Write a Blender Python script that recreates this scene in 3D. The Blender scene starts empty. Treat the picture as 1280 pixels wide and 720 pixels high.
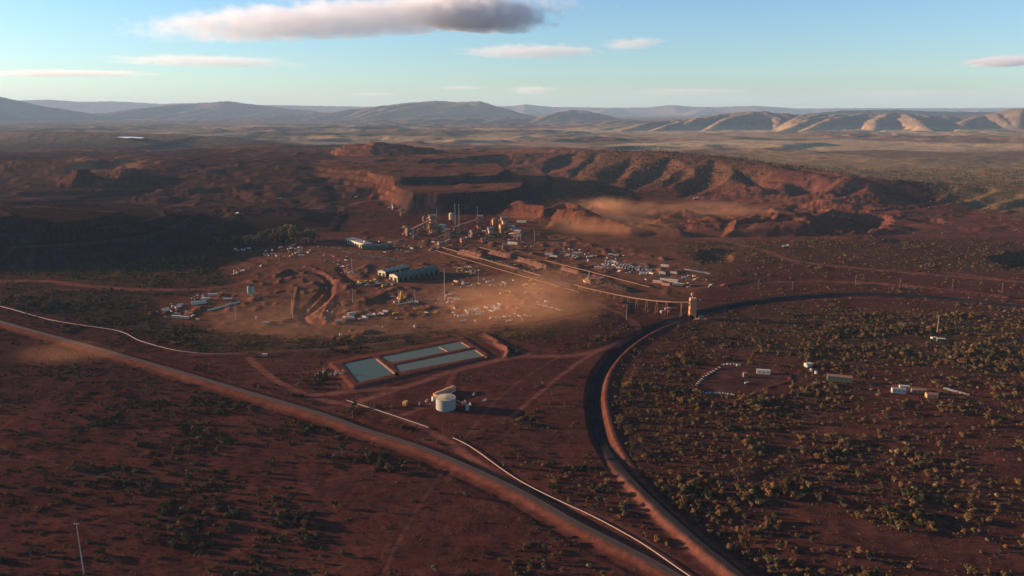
import bpy, math, random
import numpy as np
random.seed(7)
rng = np.random.default_rng(7)
R = math.radians
sc = bpy.context.scene
col = sc.collection

# ------------------------------------------------------------------ camera
CAMH, TH, FPX = 300.0, R(13.5), 930.0
cd = bpy.data.cameras.new('camera'); cam = bpy.data.objects.new('camera', cd); col.objects.link(cam)
cam.location = (0, 0, CAMH); cam.rotation_euler = (R(90) - TH, 0, 0)
cd.sensor_width = 36; cd.lens = 36 * FPX / 1280; cd.clip_start = 1; cd.clip_end = 300000
sc.camera = cam

# ------------------------------------------------------------------ light
SUN_EL, SUN_AZ = 9.0, 11.0          # elevation; degrees the sun stands ahead of due left
sdir = (-math.cos(R(SUN_AZ)) * math.cos(R(SUN_EL)), math.sin(R(SUN_AZ)) * math.cos(R(SUN_EL)), math.sin(R(SUN_EL)))
w = bpy.data.worlds.new('World'); sc.world = w; w.use_nodes = True
nt = w.node_tree; bg = nt.nodes['Background']
sky = nt.nodes.new('ShaderNodeTexSky'); sky.sky_type = 'NISHITA'; sky.sun_disc = False
sky.sun_elevation = R(SUN_EL); sky.sun_rotation = R(-90 + SUN_AZ)
sky.air_density = 1.0; sky.dust_density = 0.3; sky.ozone_density = 3.0; sky.altitude = 300
tint = nt.nodes.new('ShaderNodeMix'); tint.data_type = 'RGBA'; tint.blend_type = 'MULTIPLY'; tint.inputs[0].default_value = 1
tint.inputs[7].default_value = (0.84, 0.94, 1.06, 1)
hs = nt.nodes.new('ShaderNodeHueSaturation'); hs.inputs['Saturation'].default_value = .98
nt.links.new(sky.outputs[0], hs.inputs['Color']); nt.links.new(hs.outputs[0], tint.inputs[6]); nt.links.new(tint.outputs[2], bg.inputs[0])
bg.inputs[1].default_value = 0.085
ld = bpy.data.lights.new('sun', 'SUN'); ld.energy = 5.0; ld.angle = R(0.5); ld.color = (1.0, 0.67, 0.42)
lo = bpy.data.objects.new('sun', ld); col.objects.link(lo)
from mathutils import Vector, Matrix
lo.rotation_euler = Vector(sdir).to_track_quat('Z', 'Y').to_euler()
sc.view_settings.view_transform = 'Standard'; sc.view_settings.look = 'None'
sc.view_settings.gamma = 1; sc.view_settings.exposure = 1.42
sc.cycles.max_bounces = 5; sc.cycles.volume_bounces = 3; sc.cycles.diffuse_bounces = 2
sc.cycles.glossy_bounces = 2; sc.cycles.transmission_bounces = 2; sc.cycles.transparent_max_bounces = 8
sc.cycles.volume_max_steps = 128
sc.cycles.use_denoising = True

# ------------------------------------------------------------------ projection helpers
cT, sT = math.cos(TH), math.sin(TH)
def P(px, py, z=0.0):
    a = (px - 640) / FPX; b = (360 - py) / FPX
    dz = -sT + b * cT; t = (z - CAMH) / dz
    return (a * t, (cT + b * sT) * t)
def RY(px, py, Y):
    a = (px - 640) / FPX; b = (360 - py) / FPX
    t = Y / (cT + b * sT)
    return (a * t, Y, CAMH + (-sT + b * cT) * t)
def proj(X, Y, Z=0.0):
    dz = Z - CAMH
    dep = Y * cT - dz * sT; up = Y * sT + dz * cT
    dep = np.maximum(dep, 1.0)
    return 640 + FPX * X / dep, 360 - FPX * up / dep

# ------------------------------------------------------------------ numpy noise
def hash2(ix, iy, s):
    h = (ix.astype(np.int64) * 374761393 + iy.astype(np.int64) * 668265263 + s * 974711) & 0xffffffff
    h = ((h ^ (h >> 13)) * 1274126177) & 0xffffffff
    return ((h ^ (h >> 16)) & 0xffff) / 65535.0
def vnoise(x, y, s=0):
    ix = np.floor(x); iy = np.floor(y); fx = x - ix; fy = y - iy
    fx = fx * fx * (3 - 2 * fx); fy = fy * fy * (3 - 2 * fy)
    a = hash2(ix, iy, s); b = hash2(ix + 1, iy, s); c = hash2(ix, iy + 1, s); d = hash2(ix + 1, iy + 1, s)
    return (a + (b - a) * fx) * (1 - fy) + (c + (d - c) * fx) * fy
def fbm(x, y, s=0, o=4):
    v = 0; a = 0.5; t = 0
    for i in range(o):
        v = v + a * vnoise(x, y, s + i * 17); t += a; a *= 0.5; x = x * 2.03 + 11.3; y = y * 2.03 - 7.1
    return v / t
def sstep(a, b, x):
    t = np.clip((x - a) / (b - a), 0, 1); return t * t * (3 - 2 * t)
def sdpoly(X, Y, poly):
    """signed distance, negative inside"""
    d = np.full(X.shape, 1e18); ins = np.zeros(X.shape, bool); n = len(poly)
    for i in range(n):
        ax, ay = poly[i]; bx, by = poly[(i + 1) % n]
        ex, ey = bx - ax, by - ay; wx, wy = X - ax, Y - ay
        t = np.clip((wx * ex + wy * ey) / (ex * ex + ey * ey + 1e-9), 0, 1)
        d = np.minimum(d, (wx - ex * t) ** 2 + (wy - ey * t) ** 2)
        c = ((ay <= Y) & (by > Y)) | ((by <= Y) & (ay > Y))
        if abs(ey) > 1e-9:
            ins ^= c & (X < ax + (Y - ay) * ex / ey)
    d = np.sqrt(d); return np.where(ins, -d, d)
def dline(X, Y, pts):
    """distance to polyline, side sign (+ = left of travel), arclength t and interpolated 3rd coordinate"""
    best = np.full(X.shape, 1e18); side = np.zeros(X.shape); zz = np.zeros(X.shape); ss = np.zeros(X.shape); s0 = 0
    for i in range(len(pts) - 1):
        a = pts[i]; b = pts[i + 1]
        ex, ey = b[0] - a[0], b[1] - a[1]; wx, wy = X - a[0], Y - a[1]; L2 = ex * ex + ey * ey + 1e-9
        t = np.clip((wx * ex + wy * ey) / L2, 0, 1)
        q = (wx - ex * t) ** 2 + (wy - ey * t) ** 2
        m = q < best; best = np.where(m, q, best)
        side = np.where(m, np.sign(ex * wy - ey * wx), side)
        ss = np.where(m, s0 + t * math.sqrt(L2), ss); s0 += math.sqrt(L2)
        if len(a) > 2: zz = np.where(m, a[2] + (b[2] - a[2]) * t, zz)
    return np.sqrt(best), side, zz, ss
def smax(a, b, k):
    h = np.clip(0.5 + 0.5 * (a - b) / k, 0, 1); return b + (a - b) * h + k * h * (1 - h)
def spline(pts, n=6):
    out = []; p = [pts[0]] + list(pts) + [pts[-1]]
    for i in range(1, len(p) - 2):
        p0, p1, p2, p3 = map(np.array, (p[i - 1], p[i], p[i + 1], p[i + 2]))
        for k in range(n):
            t = k / n
            out.append(tuple(0.5 * ((2 * p1) + (-p0 + p2) * t + (2 * p0 - 5 * p1 + 4 * p2 - p3) * t * t + (-p0 + 3 * p1 - 3 * p2 + p3) * t ** 3)))
    out.append(tuple(np.array(pts[-1], float))); return out

# ------------------------------------------------------------------ layout lines (photo pixels mapped on the ground)
G = lambda L, z=0: [P(x, y, z) for x, y in L]
HWY = spline(G([(-420, 296), (-200, 345), (0, 404), (101, 432), (202, 461), (303, 491), (403, 521), (455, 540), (535, 566), (640, 613), (720, 658), (780, 688), (840, 719), (980, 800)]), 5)
PIPE1 = spline(G([(-150, 352), (-60, 370), (0, 383), (60, 399), (100, 406), (150, 414), (178, 427), (232, 440), (312, 443.5)]), 5)
PIPE2 = spline(G([(433, 500), (480, 516), (537, 536)]), 4)
PIPE3 = spline(G([(566, 549), (588, 560), (640, 596), (700, 627), (740, 646), (800, 679), (857, 719), (960, 790)]), 5)
RAIL = spline(G([(1010, 800), (920, 722), (880, 690), (840, 655), (800, 617), (772, 583), (752, 548), (744, 515), (743, 490), (752, 462), (775, 436), (810, 413), (850, 398), (900, 385), (950, 377), (1000, 372), (1080, 369), (1180, 374), (1280, 385), (1500, 412)]), 6)
TRACKS = [  # (pixel points, width m, strength)
    ([(310, 446), (345, 474), (400, 497), (470, 512), (540, 540), (600, 580), (700, 640), (800, 700)], 7, .8),
    ([(450, 500), (520, 478), (600, 455), (650, 446), (720, 444), (765, 432), (800, 418)], 9, .9),
    ([(390, 492), (500, 483), (560, 465), (632, 446), (606, 424)], 8, .8),
    ([(632, 446), (660, 442), (600, 420)], 6, .7),
    ([(240, 442), (400, 436), (500, 425), (640, 410), (760, 388), (790, 380)], 7, .5),
    ([(0, 352), (60, 351), (110, 358), (200, 363), (280, 359), (330, 345)], 13, .9),
    ([(0, 372), (60, 362), (110, 363)], 6, .6),
    ([(700, 360), (760, 385), (790, 400), (800, 415)], 8, .8),
    ([(480, 525), (545, 500), (570, 462)], 6, .6),
    ([(640, 520), (700, 470), (745, 440), (790, 425)], 5, .8),
    ([(470, 740), (520, 640), (620, 500), (700, 445)], 3, .35),
    ([(900, 300), (960, 315), (1020, 330), (1280, 352)], 12, .9),
    ([(1180, 340), (1280, 352), (1400, 368)], 9, .9),
    ([(860, 360), (960, 352), (1060, 352), (1180, 362), (1300, 378)], 9, .8),
    ([(560, 600), (580, 580), (660, 620), (760, 650), (840, 700)], 5, .5),
    ([(0, 560), (200, 610), (420, 600), (480, 570)], 3, .3),
    ([(1040, 470), (1100, 480), (1200, 492)], 7, .7),
    ([(840, 290), (900, 262), (960, 250), (1040, 252)], 14, .6),
    ([(700, 300), (800, 296), (900, 300), (1000, 330)], 12, .6),
    ([(330, 345), (380, 335), (420, 355), (412, 378), (385, 398), (420, 402), (520, 385), (600, 372)], 14, .8),
    ([(330, 300), (400, 315), (440, 335), (470, 360), (560, 375), (700, 375)], 11, .7),
    ([(260, 265), (400, 262), (500, 252)], 14, .7),
    ([(100, 245), (240, 232), (420, 226), (500, 228)], 14, .6),
]
TRACKS = [(spline(G(p), 5), w_, s_) for p, w_, s_ in TRACKS]

# hill skeletons -------------------------------------------------------
RID = []      # (pts xyz, slope, round, smooth)
def ridge(pts, k, r=20, sm=12, Y=None):
    RID.append(([RY(*p) if len(p) == 3 else RY(p[0], p[1], Y) for p in pts], k, r, sm))
def zat(x, y, z): return (x, y, z)
def spur(px, py, Y, qx, qy, k=.48, r=34, mid=None, toez=2, bow=0.5):
    a = RY(px, py, Y); b = P(qx, qy, toez)
    m = ((a[0] + b[0]) / 2, (a[1] + b[1]) / 2, a[2] * bow + toez * (1 - bow) + a[2] * .12)
    RID.append(([a, m, (b[0], b[1], toez)], k, r, 10))
# main range, right of centre
ridge([(606, 193, 4000), (650, 187, 4000), (700, 186, 3950), (760, 189, 3750), (820, 190, 3500), (880, 194, 3300), (940, 202, 3050), (1000, 210, 2850), (1060, 218, 2700), (1120, 226, 2650), (1200, 232, 2700)], .185, 50, 25)
ridge([(1120, 230, 2650), (1200, 233, 2600), (1300, 235, 2550), (1500, 238, 2500)], .16, 60, 20)
# hills left of centre
ridge([(395, 199, 3900), (430, 183, 3900), (470, 178, 3900), (520, 183, 3900), (560, 190, 3900), (620, 190, 4000)], .22, 80, 20)
ridge([(330, 200, 3700), (370, 190, 3800), (410, 196, 3800)], .25, 40, 15)
ridge([(250, 196, 4200), (320, 189, 4300), (390, 187, 4200)], .2, 60, 15)
ridge([(0, 190, 4700), (60, 186, 4700), (140, 184, 4700), (200, 188, 4700), (290, 183, 4700), (350, 181, 4700)], .15, 60, 15)
ridge([(-40, 168, 6200), (60, 164, 6200), (150, 166, 6200), (260, 170, 6200), (300, 176, 6000)], .1, 100, 15)
ridge([(-200, 205, 3400), (-60, 200, 3400), (40, 203, 3400), (90, 210, 3300)], .25, 40, 15)
for (x, y, Y, q, t) in [(430, 184, 3900, 405, 212), (475, 180, 3900, 448, 210), (530, 185, 3900, 505, 208), (575, 190, 3900, 560, 210), (345, 190, 3900, 300, 215), (130, 186, 4700, 95, 208), (210, 188, 4700, 180, 208), (300, 184, 4700, 250, 206)]:
    spur(x, y, Y, q, t, k=.3)
# far ranges with automatic spurs
def far_range(pts, Y, blen, n, seed, k=.32, foot=0, skew=-.55):
    rr = random.Random(seed); X3 = [RY(x, y, Y) for x, y in pts]
    RID.append((X3, k * .9, blen * .08, 25))
    L = [0]
    for i in range(len(X3) - 1): L.append(L[-1] + abs(X3[i + 1][0] - X3[i][0]))
    for j in range(n):
        s = (j + .2 + .6 * rr.random()) / n * L[-1]
        i = max(i for i in range(len(L) - 1) if L[i] <= s); t = (s - L[i]) / (L[i + 1] - L[i])
        x = X3[i][0] + (X3[i + 1][0] - X3[i][0]) * t; z = X3[i][2] + (X3[i + 1][2] - X3[i][2]) * t
        z -= rr.random() * 12; b = blen * (.6 + .6 * rr.random()); sk = skew * b * (.6 + .8 * rr.random())
        RID.append(([(x, Y, z), (x + sk * .5, Y - b * .45, foot + (z - foot) * (.62 + .15 * rr.random())), (x + sk, Y - b, foot - 5)], k, blen * .025, 15))
far_range([(760, 162), (810, 154), (860, 149), (905, 143), (955, 140), (1000, 145), (1060, 143), (1130, 142), (1190, 147), (1230, 145), (1262, 138), (1300, 134), (1420, 132), (1600, 140)], 13000, 2500, 30, 3, k=.38)
far_range([(1000, 144), (1050, 139), (1120, 138), (1160, 140), (1250, 141)], 20000, 2500, 6, 4)
far_range([(700, 154), (780, 150), (860, 152)], 16500, 1800, 8, 12, k=.25)
far_range([(395, 148), (430, 141), (455, 139), (480, 133), (510, 129), (545, 126.5), (572, 128.5), (600, 126.5), (622, 134), (650, 142), (672, 146)], 24000, 4200, 9, 5, k=.33)
far_range([(690, 143), (712, 138), (735, 139), (755, 145)], 20000, 2200, 4, 6)
far_range([(400, 151), (520, 148), (640, 147), (690, 148), (760, 151)], 18500, 1500, 10, 13, k=.2)
far_range([(150, 142), (220, 131), (250, 129), (285, 127), (330, 133), (380, 138)], 27000, 3500, 7, 7, k=.25)
far_range([(-150, 120), (-60, 117), (0, 122), (25, 127), (50, 133), (90, 139)], 23000, 3000, 4, 8)
far_range([(-100, 129), (20, 126), (60, 125), (100, 127.5), (140, 127), (200, 130), (260, 129), (330, 131.5), (420, 133), (500, 134), (640, 133), (656, 130.5), (690, 134), (760, 135), (810, 134.5), (838, 131.5), (870, 134), (900, 134), (940, 132.5), (1000, 136), (1080, 135.5), (1200, 135.5), (1350, 134), (1600, 134)], 41000, 4500, 16, 9, k=.2)
far_range([(-900, 128), (-500, 122), (-100, 130)], 20000, 3500, 6, 10, k=.2)
far_range([(1600, 135), (2000, 128), (2400, 135)], 12000, 3000, 6, 11, k=.25)
# dump ridges and mounds close to the plant
ridge([(646, 252, 2180), (672, 256, 2120), (705, 262, 2030), (745, 271, 1930), (790, 283, 1820)], .55, 6, 6)
ridge([(672, 250, 2300), (700, 246, 2350), (745, 252, 2300), (770, 262, 2150)], .5, 5, 6)
ridge([(740, 258, 2200), (775, 262, 2150), (800, 270, 2050), (830, 280, 1950)], .42, 5, 6)
ridge([(690, 258, 2060), (705, 252, 2120), (722, 255, 2060)], .6, 3, 3)
ridge([(760, 276, 1900), (800, 280, 1850), (850, 287, 1800)], .45, 4, 4)
ridge([(820, 262, 2150), (860, 268, 2080), (900, 280, 1950)], .4, 4, 4)
ridge([(86, 234, 2750), (104, 222, 2750), (122, 234, 2750)], .62, 4, 5)
ridge([(142, 230, 2850), (160, 221, 2850), (178, 229, 2850)], .55, 4, 5)
ridge([(40, 252, 2500), (180, 246, 2500), (250, 250, 2450)], .3, 10, 8)
ridge([(905, 288, 1900), (960, 272, 1950), (1010, 270, 1980), (1035, 272, 1980)], .4, 12, 8)
ridge([(840, 306, 1700), (880, 303, 1700), (940, 302, 1720), (980, 312, 1680)], .3, 10, 6)
ridge([(1010, 296, 1800), (1080, 294, 1800), (1150, 302, 1720), (1200, 306, 1680), (1240, 305, 1680)], .3, 10, 6)
ridge([(1225, 310, 1650), (1262, 302, 1680), (1300, 304, 1660)], .5, 5, 5)
ridge([(875, 312, 1600), (895, 308, 1600), (905, 312, 1600)], .5, 4, 4)
ridge([(852, 375, 1185), (880, 366, 1230), (912, 362, 1250), (915, 366, 1230)], .5, 2, 2)
# plateaus and pits: (pixel polygon at z0, z0, top, slope)
PLT = []
def plateau(poly, z0, top, slope, sm=2.0, rough=6): PLT.append(([P(x, y, z0) for x, y in poly], top, slope, sm, rough))
plateau([(-60, 262), (120, 254), (300, 262), (430, 264), (640, 262), (720, 240), (720, 200), (-60, 200)], 0, 84, .11, 2, 30)
plateau([(225, 288), (280, 294), (350, 292), (425, 289), (436, 270), (380, 262), (240, 262)], 0, 17, .75, 2, 10)
plateau([(505, 268), (560, 270), (655, 262), (690, 240), (690, 226), (440, 226), (455, 240), (486, 262)], 0, 31, .76)
plateau([(505, 252), (560, 253), (640, 249), (668, 240), (666, 229), (640, 216), (420, 212), (446, 226), (495, 246)], 38, 59, .8)
plateau([(430, 224), (520, 223), (610, 222), (632, 221), (642, 213), (630, 205), (380, 205), (410, 218)], 76, 84, .8)
# left hand stepped dump
plateau([(-500, 345), (-60, 340), (60, 336), (140, 330), (210, 318), (262, 302), (300, 284), (290, 268), (120, 254), (-500, 250)], 0, 20, .7, 2, 14)
plateau([(-500, 322), (-60, 324), (60, 320), (130, 314), (200, 304), (240, 290), (262, 276), (220, 264), (-500, 258)], 20, 36, .7, 2, 14)
plateau([(-500, 306), (-60, 306), (40, 302), (120, 295), (180, 287), (222, 276), (210, 266), (60, 258), (-500, 258)], 40, 52, .7, 2, 12)
plateau([(-500, 290), (-60, 290), (20, 287), (90, 281), (150, 272), (160, 265), (20, 258), (-500, 258)], 62, 66, .7, 2, 12)
plateau([(-500, 278), (-80, 277), (-20, 274), (30, 268), (20, 260), (-500, 250)], 84, 82, .7, 2, 12)
# mid left pit rims
plateau([(-300, 236), (40, 232), (150, 226), (260, 224), (330, 216), (300, 205), (-300, 205)], 0, 30, .45, 4, 25)
plateau([(-300, 214), (30, 214), (180, 212), (250, 205), (280, 196), (-300, 196)], 30, 62, .7, 3, 25)
plateau([(360, 224), (400, 213), (430, 210), (420, 204), (330, 203), (300, 214)], 20, 66, .25, 4, 25)
plateau([(900, 297), (940, 296), (1010, 296), (1040, 285), (1020, 274), (960, 276), (910, 284)], 0, 14, .6, 2, 6)
# haul road berms and plant pads
PITS = []
def pit(poly, depth, slope): PITS.append(([P(x, y) for x, y in poly], depth, slope))
pit([(1030, 284), (1048, 272), (1085, 268), (1120, 271), (1112, 282), (1090, 292), (1055, 295)], 30, .8)
pit([(1120, 272), (1170, 274), (1195, 279), (1160, 280)], 6, .3)
pit([(950, 262), (1000, 258), (1040, 262), (1000, 268)], 7, .4)
pit([(862, 262), (900, 256), (935, 262), (890, 270)], 8, .4)
pit([(1240, 322), (1256, 312), (1290, 314), (1300, 332), (1262, 336)], 18, .7)
pit([(868, 318), (890, 310), (918, 314), (910, 326), (880, 328)], 8, .5)
pit([(60, 262), (200, 254), (330, 256), (300, 246), (120, 246)], 12, .4)
BERM = [(spline(G(p), 4), h, wd) for p, h, wd in [
    ([(368, 342), (395, 340), (412, 352), (411, 368), (398, 382), (384, 392)], -3.2, 7), ([(384, 352), (400, 352), (404, 362), (390, 378), (378, 392), (384, 402), (400, 404)], -2.6, 6),
    ([(366, 392), (369, 372), (372, 360)], 1.2, 3), ([(402, 398), (408, 384), (418, 370)], 1.5, 3), ([(425, 335), (432, 344), (445, 351), (470, 352)], -3.5, 8),
    ([(270, 336), (280, 326), (310, 326), (330, 328)], -2.5, 6), ([(345, 346), (362, 338), (380, 342)], 4, 5), ([(430, 378), (455, 378), (480, 368)], 4, 4),
    ([(540, 312), (620, 331), (680, 350), (750, 366)], 2, 4), ([(600, 300), (700, 328), (760, 345), (815, 358)], 2, 4),
    ([(420, 430), (520, 416), (640, 408), (740, 388)], 1.5, 3), ([(880, 470), (905, 460), (960, 460), (990, 474), (960, 484)], 1, 3),
    ([(606, 418), (634, 436), (632, 446)], 3, 3), ([(620, 430), (634, 438)], 3, 3),
    ([(905, 356), (960, 350), (1060, 350), (1160, 360), (1260, 372)], 4, 5), ([(930, 390), (1000, 394), (1080, 395)], 3, 5)]]
POND_OUT = G([(414, 455), (443, 485), (614, 446), (580, 423)])
PONDS = [G([(430, 456), (468, 448), (493, 468), (448, 479)]), G([(476.5, 447.5), (574, 428), (590, 434.5), (489, 454.5)]), G([(494, 458), (594, 437.5), (606, 445.5), (499, 466)])]
POND_Z = 1.05

def bbox_mask(X, Y, pts, pad):
    xs = [p[0] for p in pts]; ys = [p[1] for p in pts]
    return (X > min(xs) - pad) & (X < max(xs) + pad) & (Y > min(ys) - pad) & (Y < max(ys) + pad)
FLAT = G([(270, 330), (450, 290), (560, 300), (660, 285), (900, 330), (860, 400), (700, 400), (560, 425), (330, 430), (180, 400)])
def H(X, Y, detail=True):
    X = np.asarray(X, float); Y = np.asarray(Y, float); shp = X.shape; X = X.ravel(); Y = Y.ravel()
    D = np.hypot(X, Y)
    z = (fbm(X / 260, Y / 260, 1, 4) - .5) * (5 + 14 * sstep(1800, 5000, D) + 26 * sstep(4500, 14000, D))
    z *= 1 - .7 * (sstep(-20, 120, -sdpoly(X, Y, FLAT)))
    wx = X + (fbm(X / 90, Y / 90, 31, 3) - .5) * 45 * sstep(1200, 2600, D); wy = Y + (fbm(X / 90, Y / 90, 47, 3) - .5) * 45 * sstep(1200, 2600, D)
    hill = np.full(X.shape, -50.)
    for pts, k, r, sm in RID:
        zm = max(p[2] for p in pts) + 60
        m = bbox_mask(X, Y, pts, zm / k * 1.15)
        if not m.any(): continue
        big = r > 8
        d, s, zz, _ = dline(wx[m] if big else X[m], wy[m] if big else Y[m], pts)
        hh = zz - k * (np.sqrt(d * d + r * r) - r)
        hill[m] = smax(hill[m], hh, sm)
    pr_ = np.abs(fbm(X / 1500, Y / 700, 241, 4) - .5) * 2
    z = z + (1 - sstep(0, .16, pr_)) * 30 * sstep(4800, 6500, D) * sstep(.42, .6, fbm(X / 2500, Y / 2500, 251, 2))
    er = 1 - np.abs(fbm(wx / 420, wy / 520, 261, 4) - .5) * 4
    hill = hill + er * 24 * sstep(8000, 10000, D) * sstep(20, 120, hill)
    hill = hill + (fbm(X / 17, Y / 17, 271, 3) - .5) * 9 * sstep(2, 14, hill) * (1 - sstep(2700, 3000, D))
    g = np.abs(fbm(X / 55, Y / 55, 61, 3) - .5) * 2
    z = smax(z, hill + (g - .4) * (3.5 + 8 * sstep(6000, 9000, D)) * sstep(20, 60, hill) , 6)
    for pts, kk in GUL:
        m = bbox_mask(X, Y, pts, 260)
        if not m.any(): continue
        d, s_, zz, _ = dline(wx[m], wy[m], pts)
        z[m] = -smax(-z[m], -(zz + kk * np.where(s_ > 0, 1.0, .7) * (np.sqrt(d * d + 64) - 8)), 5)
    for pts, top, slope, sm, rough in PLT:
        m = bbox_mask(X, Y, pts, top / slope + 80)
        if not m.any(): continue
        xx, yy = X[m], Y[m]
        d = sdpoly(xx, yy, pts) + (fbm(xx / 60, yy / 60, 71, 3) - .5) * rough * 2.5
        base = z[m]
        # slope rises from the polygon edge inward
        if slope > .74:
            uu, _v = proj(xx, yy, 0); slope = slope * (.20 + .80 * sstep(455, 525, uu))
        z[m] = np.where(d < 0, np.minimum(np.maximum(top, base), base + (-d) * slope), base)
    # cut the rising ground into mined terraces
    uF, vF = proj(X, Y, 0); tw = sstep(2280, 2420, D) * (1 - sstep(3900, 4500, D)) * (1 - sstep(590, 660, uF)) * sstep(6, 14, z)
    zz_ = z + (fbm(X / 150, Y / 150, 311, 3) - .5) * 10; fr_ = zz_ / 13.0 - np.floor(zz_ / 13.0); zt = np.floor(zz_ / 13.0) * 13 + 13 * sstep(.62, .98, fr_)
    z = z + (zt - z) * tw * .85
    sw_ = sstep(1850, 1980, D) * (1 - sstep(2650, 2900, D)) * sstep(640, 680, uF) * (1 - sstep(1080, 1180, uF)) * (1 - sstep(25, 45, z))
    rg = (1 - np.abs(fbm(X / 170, Y / 75, 321, 4) - .5) * 2) ; q_ = sstep(.72, .95, rg) * 12 * sstep(.42, .55, fbm(X / 260, Y / 200, 331, 2)); q_ = np.floor(q_ / 4) * 4 + 4 * sstep(.5, .95, q_ / 4 - np.floor(q_ / 4))
    z = z + q_ * sw_
    for pts, dep, slope in PITS:
        m = bbox_mask(X, Y, pts, 40)
        if not m.any(): continue
        xx, yy = X[m], Y[m]; d = sdpoly(xx, yy, pts) + (fbm(xx / 45, yy / 45, 81, 4) - .5) * 48
        st = np.clip(-d * slope, 0, dep); z[m] = z[m] - st
    for pts, h, wd in BERM:
        m = bbox_mask(X, Y, pts, 30)
        if not m.any(): continue
        d, s, _, _ = dline(X[m], Y[m], pts); z[m] += h * np.clip(1.3 - d / wd, 0, 1)
    act = sstep(-30, 60, -sdpoly(X, Y, FLAT)) + sstep(1900, 2200, D) * (1 - sstep(3800, 5000, D)) * .8
    b1 = fbm(X / 22, Y / 26, 201, 3); b2 = fbm(X / 130, Y / 70, 205, 3)
    z = z + np.clip(act, 0, 1) * (np.clip(b1 - .56, 0, 1) * 12 * sstep(.45, .6, b2) + (b1 - .5) * 1.6) + (fbm(X / 14, Y / 14, 209, 2) - .5) * .9
    zr = 1 - np.abs(fbm(X / 420, Y / 160, 221, 4) - .5) * 2
    z = z + sstep(.84, .97, zr) * 6 * sstep(1900, 2300, D) * (1 - sstep(5000, 6500, D)) * (1 - sstep(560, 700, proj(X, Y, 0)[0]) * .35)
    # ponds
    m = bbox_mask(X, Y, POND_OUT, 40)
    if m.any():
        xx, yy = X[m], Y[m]; d = sdpoly(xx, yy, POND_OUT); b = z[m] * sstep(0, 30, d)
        t = np.clip((4 - d) / 4, 0, 1) * 1.7
        for p in PONDS:
            t = t - np.clip((1.0 - sdpoly(xx, yy, p)) / 2.0, 0, 1) * 1.5
        z[m] = b + t
    # highway embankment
    m = bbox_mask(X, Y, HWY, 60)
    if m.any():
        d, s, _, ss = dline(X[m], Y[m], HWY)
        hh = 2.4; f = np.clip((9.0 - d) / 5, 0, 1)
        dip = -1.0 * np.exp(-((d - 15) / 3) ** 2) * 1.0
        z[m] = z[m] * sstep(6, 30, d) * 1.0 + hh * f + dip
    # railway: cutting with a berm on the inner side, embankment near the camera
    m = bbox_mask(X, Y, RAIL, 80)
    if m.any():
        d, s, _, ss = dline(X[m], Y[m], RAIL); sd = -d * s      # negative = outer (left of picture) side
        e = 1 - sstep(170, 330, ss)                              # 1 = embankment (start = near camera)
        fl = sstep(12, 60, d)
        e2 = sstep(640, 800, ss); cut = (-4.5 * np.clip((10.5 - d) / 4.5, 0, 1) + 2.2 * np.clip(1.6 - np.abs(sd - 12.5) / 3.2, 0, 1)) * (1 - e2) + e2 * 3.6 * np.clip((13 - d) / 7, 0, 1) * (1 - sstep(1600, 2100, ss))
        emb = 4.8 * np.clip((8.5 - d) / 5.5, 0, 1)
        z[m] = z[m] * fl + cut * (1 - e) + emb * e
    return z.reshape(shp)
_ph = {38: 38, 76: 38, 112: 36, 100: 40, 20: 20, 40: 20, 62: 22, 84: 22, 118: 34, 30: 30, 55: 35, 14: 14}
def PLTH(top): return _ph.get(top, top)

GUL = []
def carve(pts, dep, k=.42):
    out = []
    for (px, py), dp in zip(pts, dep):
        Ys = np.arange(2200., 4600., 8.); a = (px - 640) / FPX; b_ = (360 - py) / FPX; t = Ys / (cT + b_ * sT)
        zr = CAMH + (-sT + b_ * cT) * t; zh = H(a * t, Ys); hit = np.nonzero(zh >= zr)[0]; i = hit[0] if len(hit) else int(np.argmin(np.abs(zh - zr)))
        out.append((a * t[i], Ys[i], max(-2, zh[i] - dp)))
    return out, k
_g = []
for pts, dep in [([(664, 191), (650, 204), (636, 216), (622, 228)], (4, 26, 28, 4)), ([(722, 191), (704, 201), (684, 212), (662, 226)], (4, 34, 32, 5)), ([(792, 197), (776, 208), (764, 220), (746, 236)], (4, 28, 28, 4)),
                 ([(838, 196), (826, 208), (806, 222), (784, 238)], (4, 44, 42, 6)), ([(862, 205), (848, 218), (830, 234)], (4, 26, 8)), ([(892, 204), (886, 216), (874, 230), (852, 248)], (4, 34, 32, 5)),
                 ([(914, 206), (932, 216), (952, 228), (976, 243)], (4, 28, 24, 4)), ([(1042, 226), (1016, 235), (990, 245)], (4, 24, 6)), ([(1090, 233), (1064, 241), (1040, 250)], (4, 16, 4)),
                 ([(960, 204), (1000, 210), (1050, 216), (1120, 226)], (6, 20, 20, 6)), ([(1188, 235), (1160, 243), (1128, 256)], (6, 34, 5)), ([(1236, 238), (1200, 246), (1160, 258)], (6, 36, 5)),
                 ([(1274, 241), (1240, 250), (1205, 264)], (6, 36, 5)), ([(1330, 243), (1290, 254), (1240, 272)], (4, 26, 5)), ([(626, 191), (606, 200), (590, 210)], (4, 22, 5)), ([(745, 192), (735, 202), (718, 216), (700, 232)], (3, 14, 14, 3))]:
    _g.append(carve(pts, dep))
GUL = _g
def hz(x, y): return float(H(np.array([x]), np.array([y]))[0])

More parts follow.
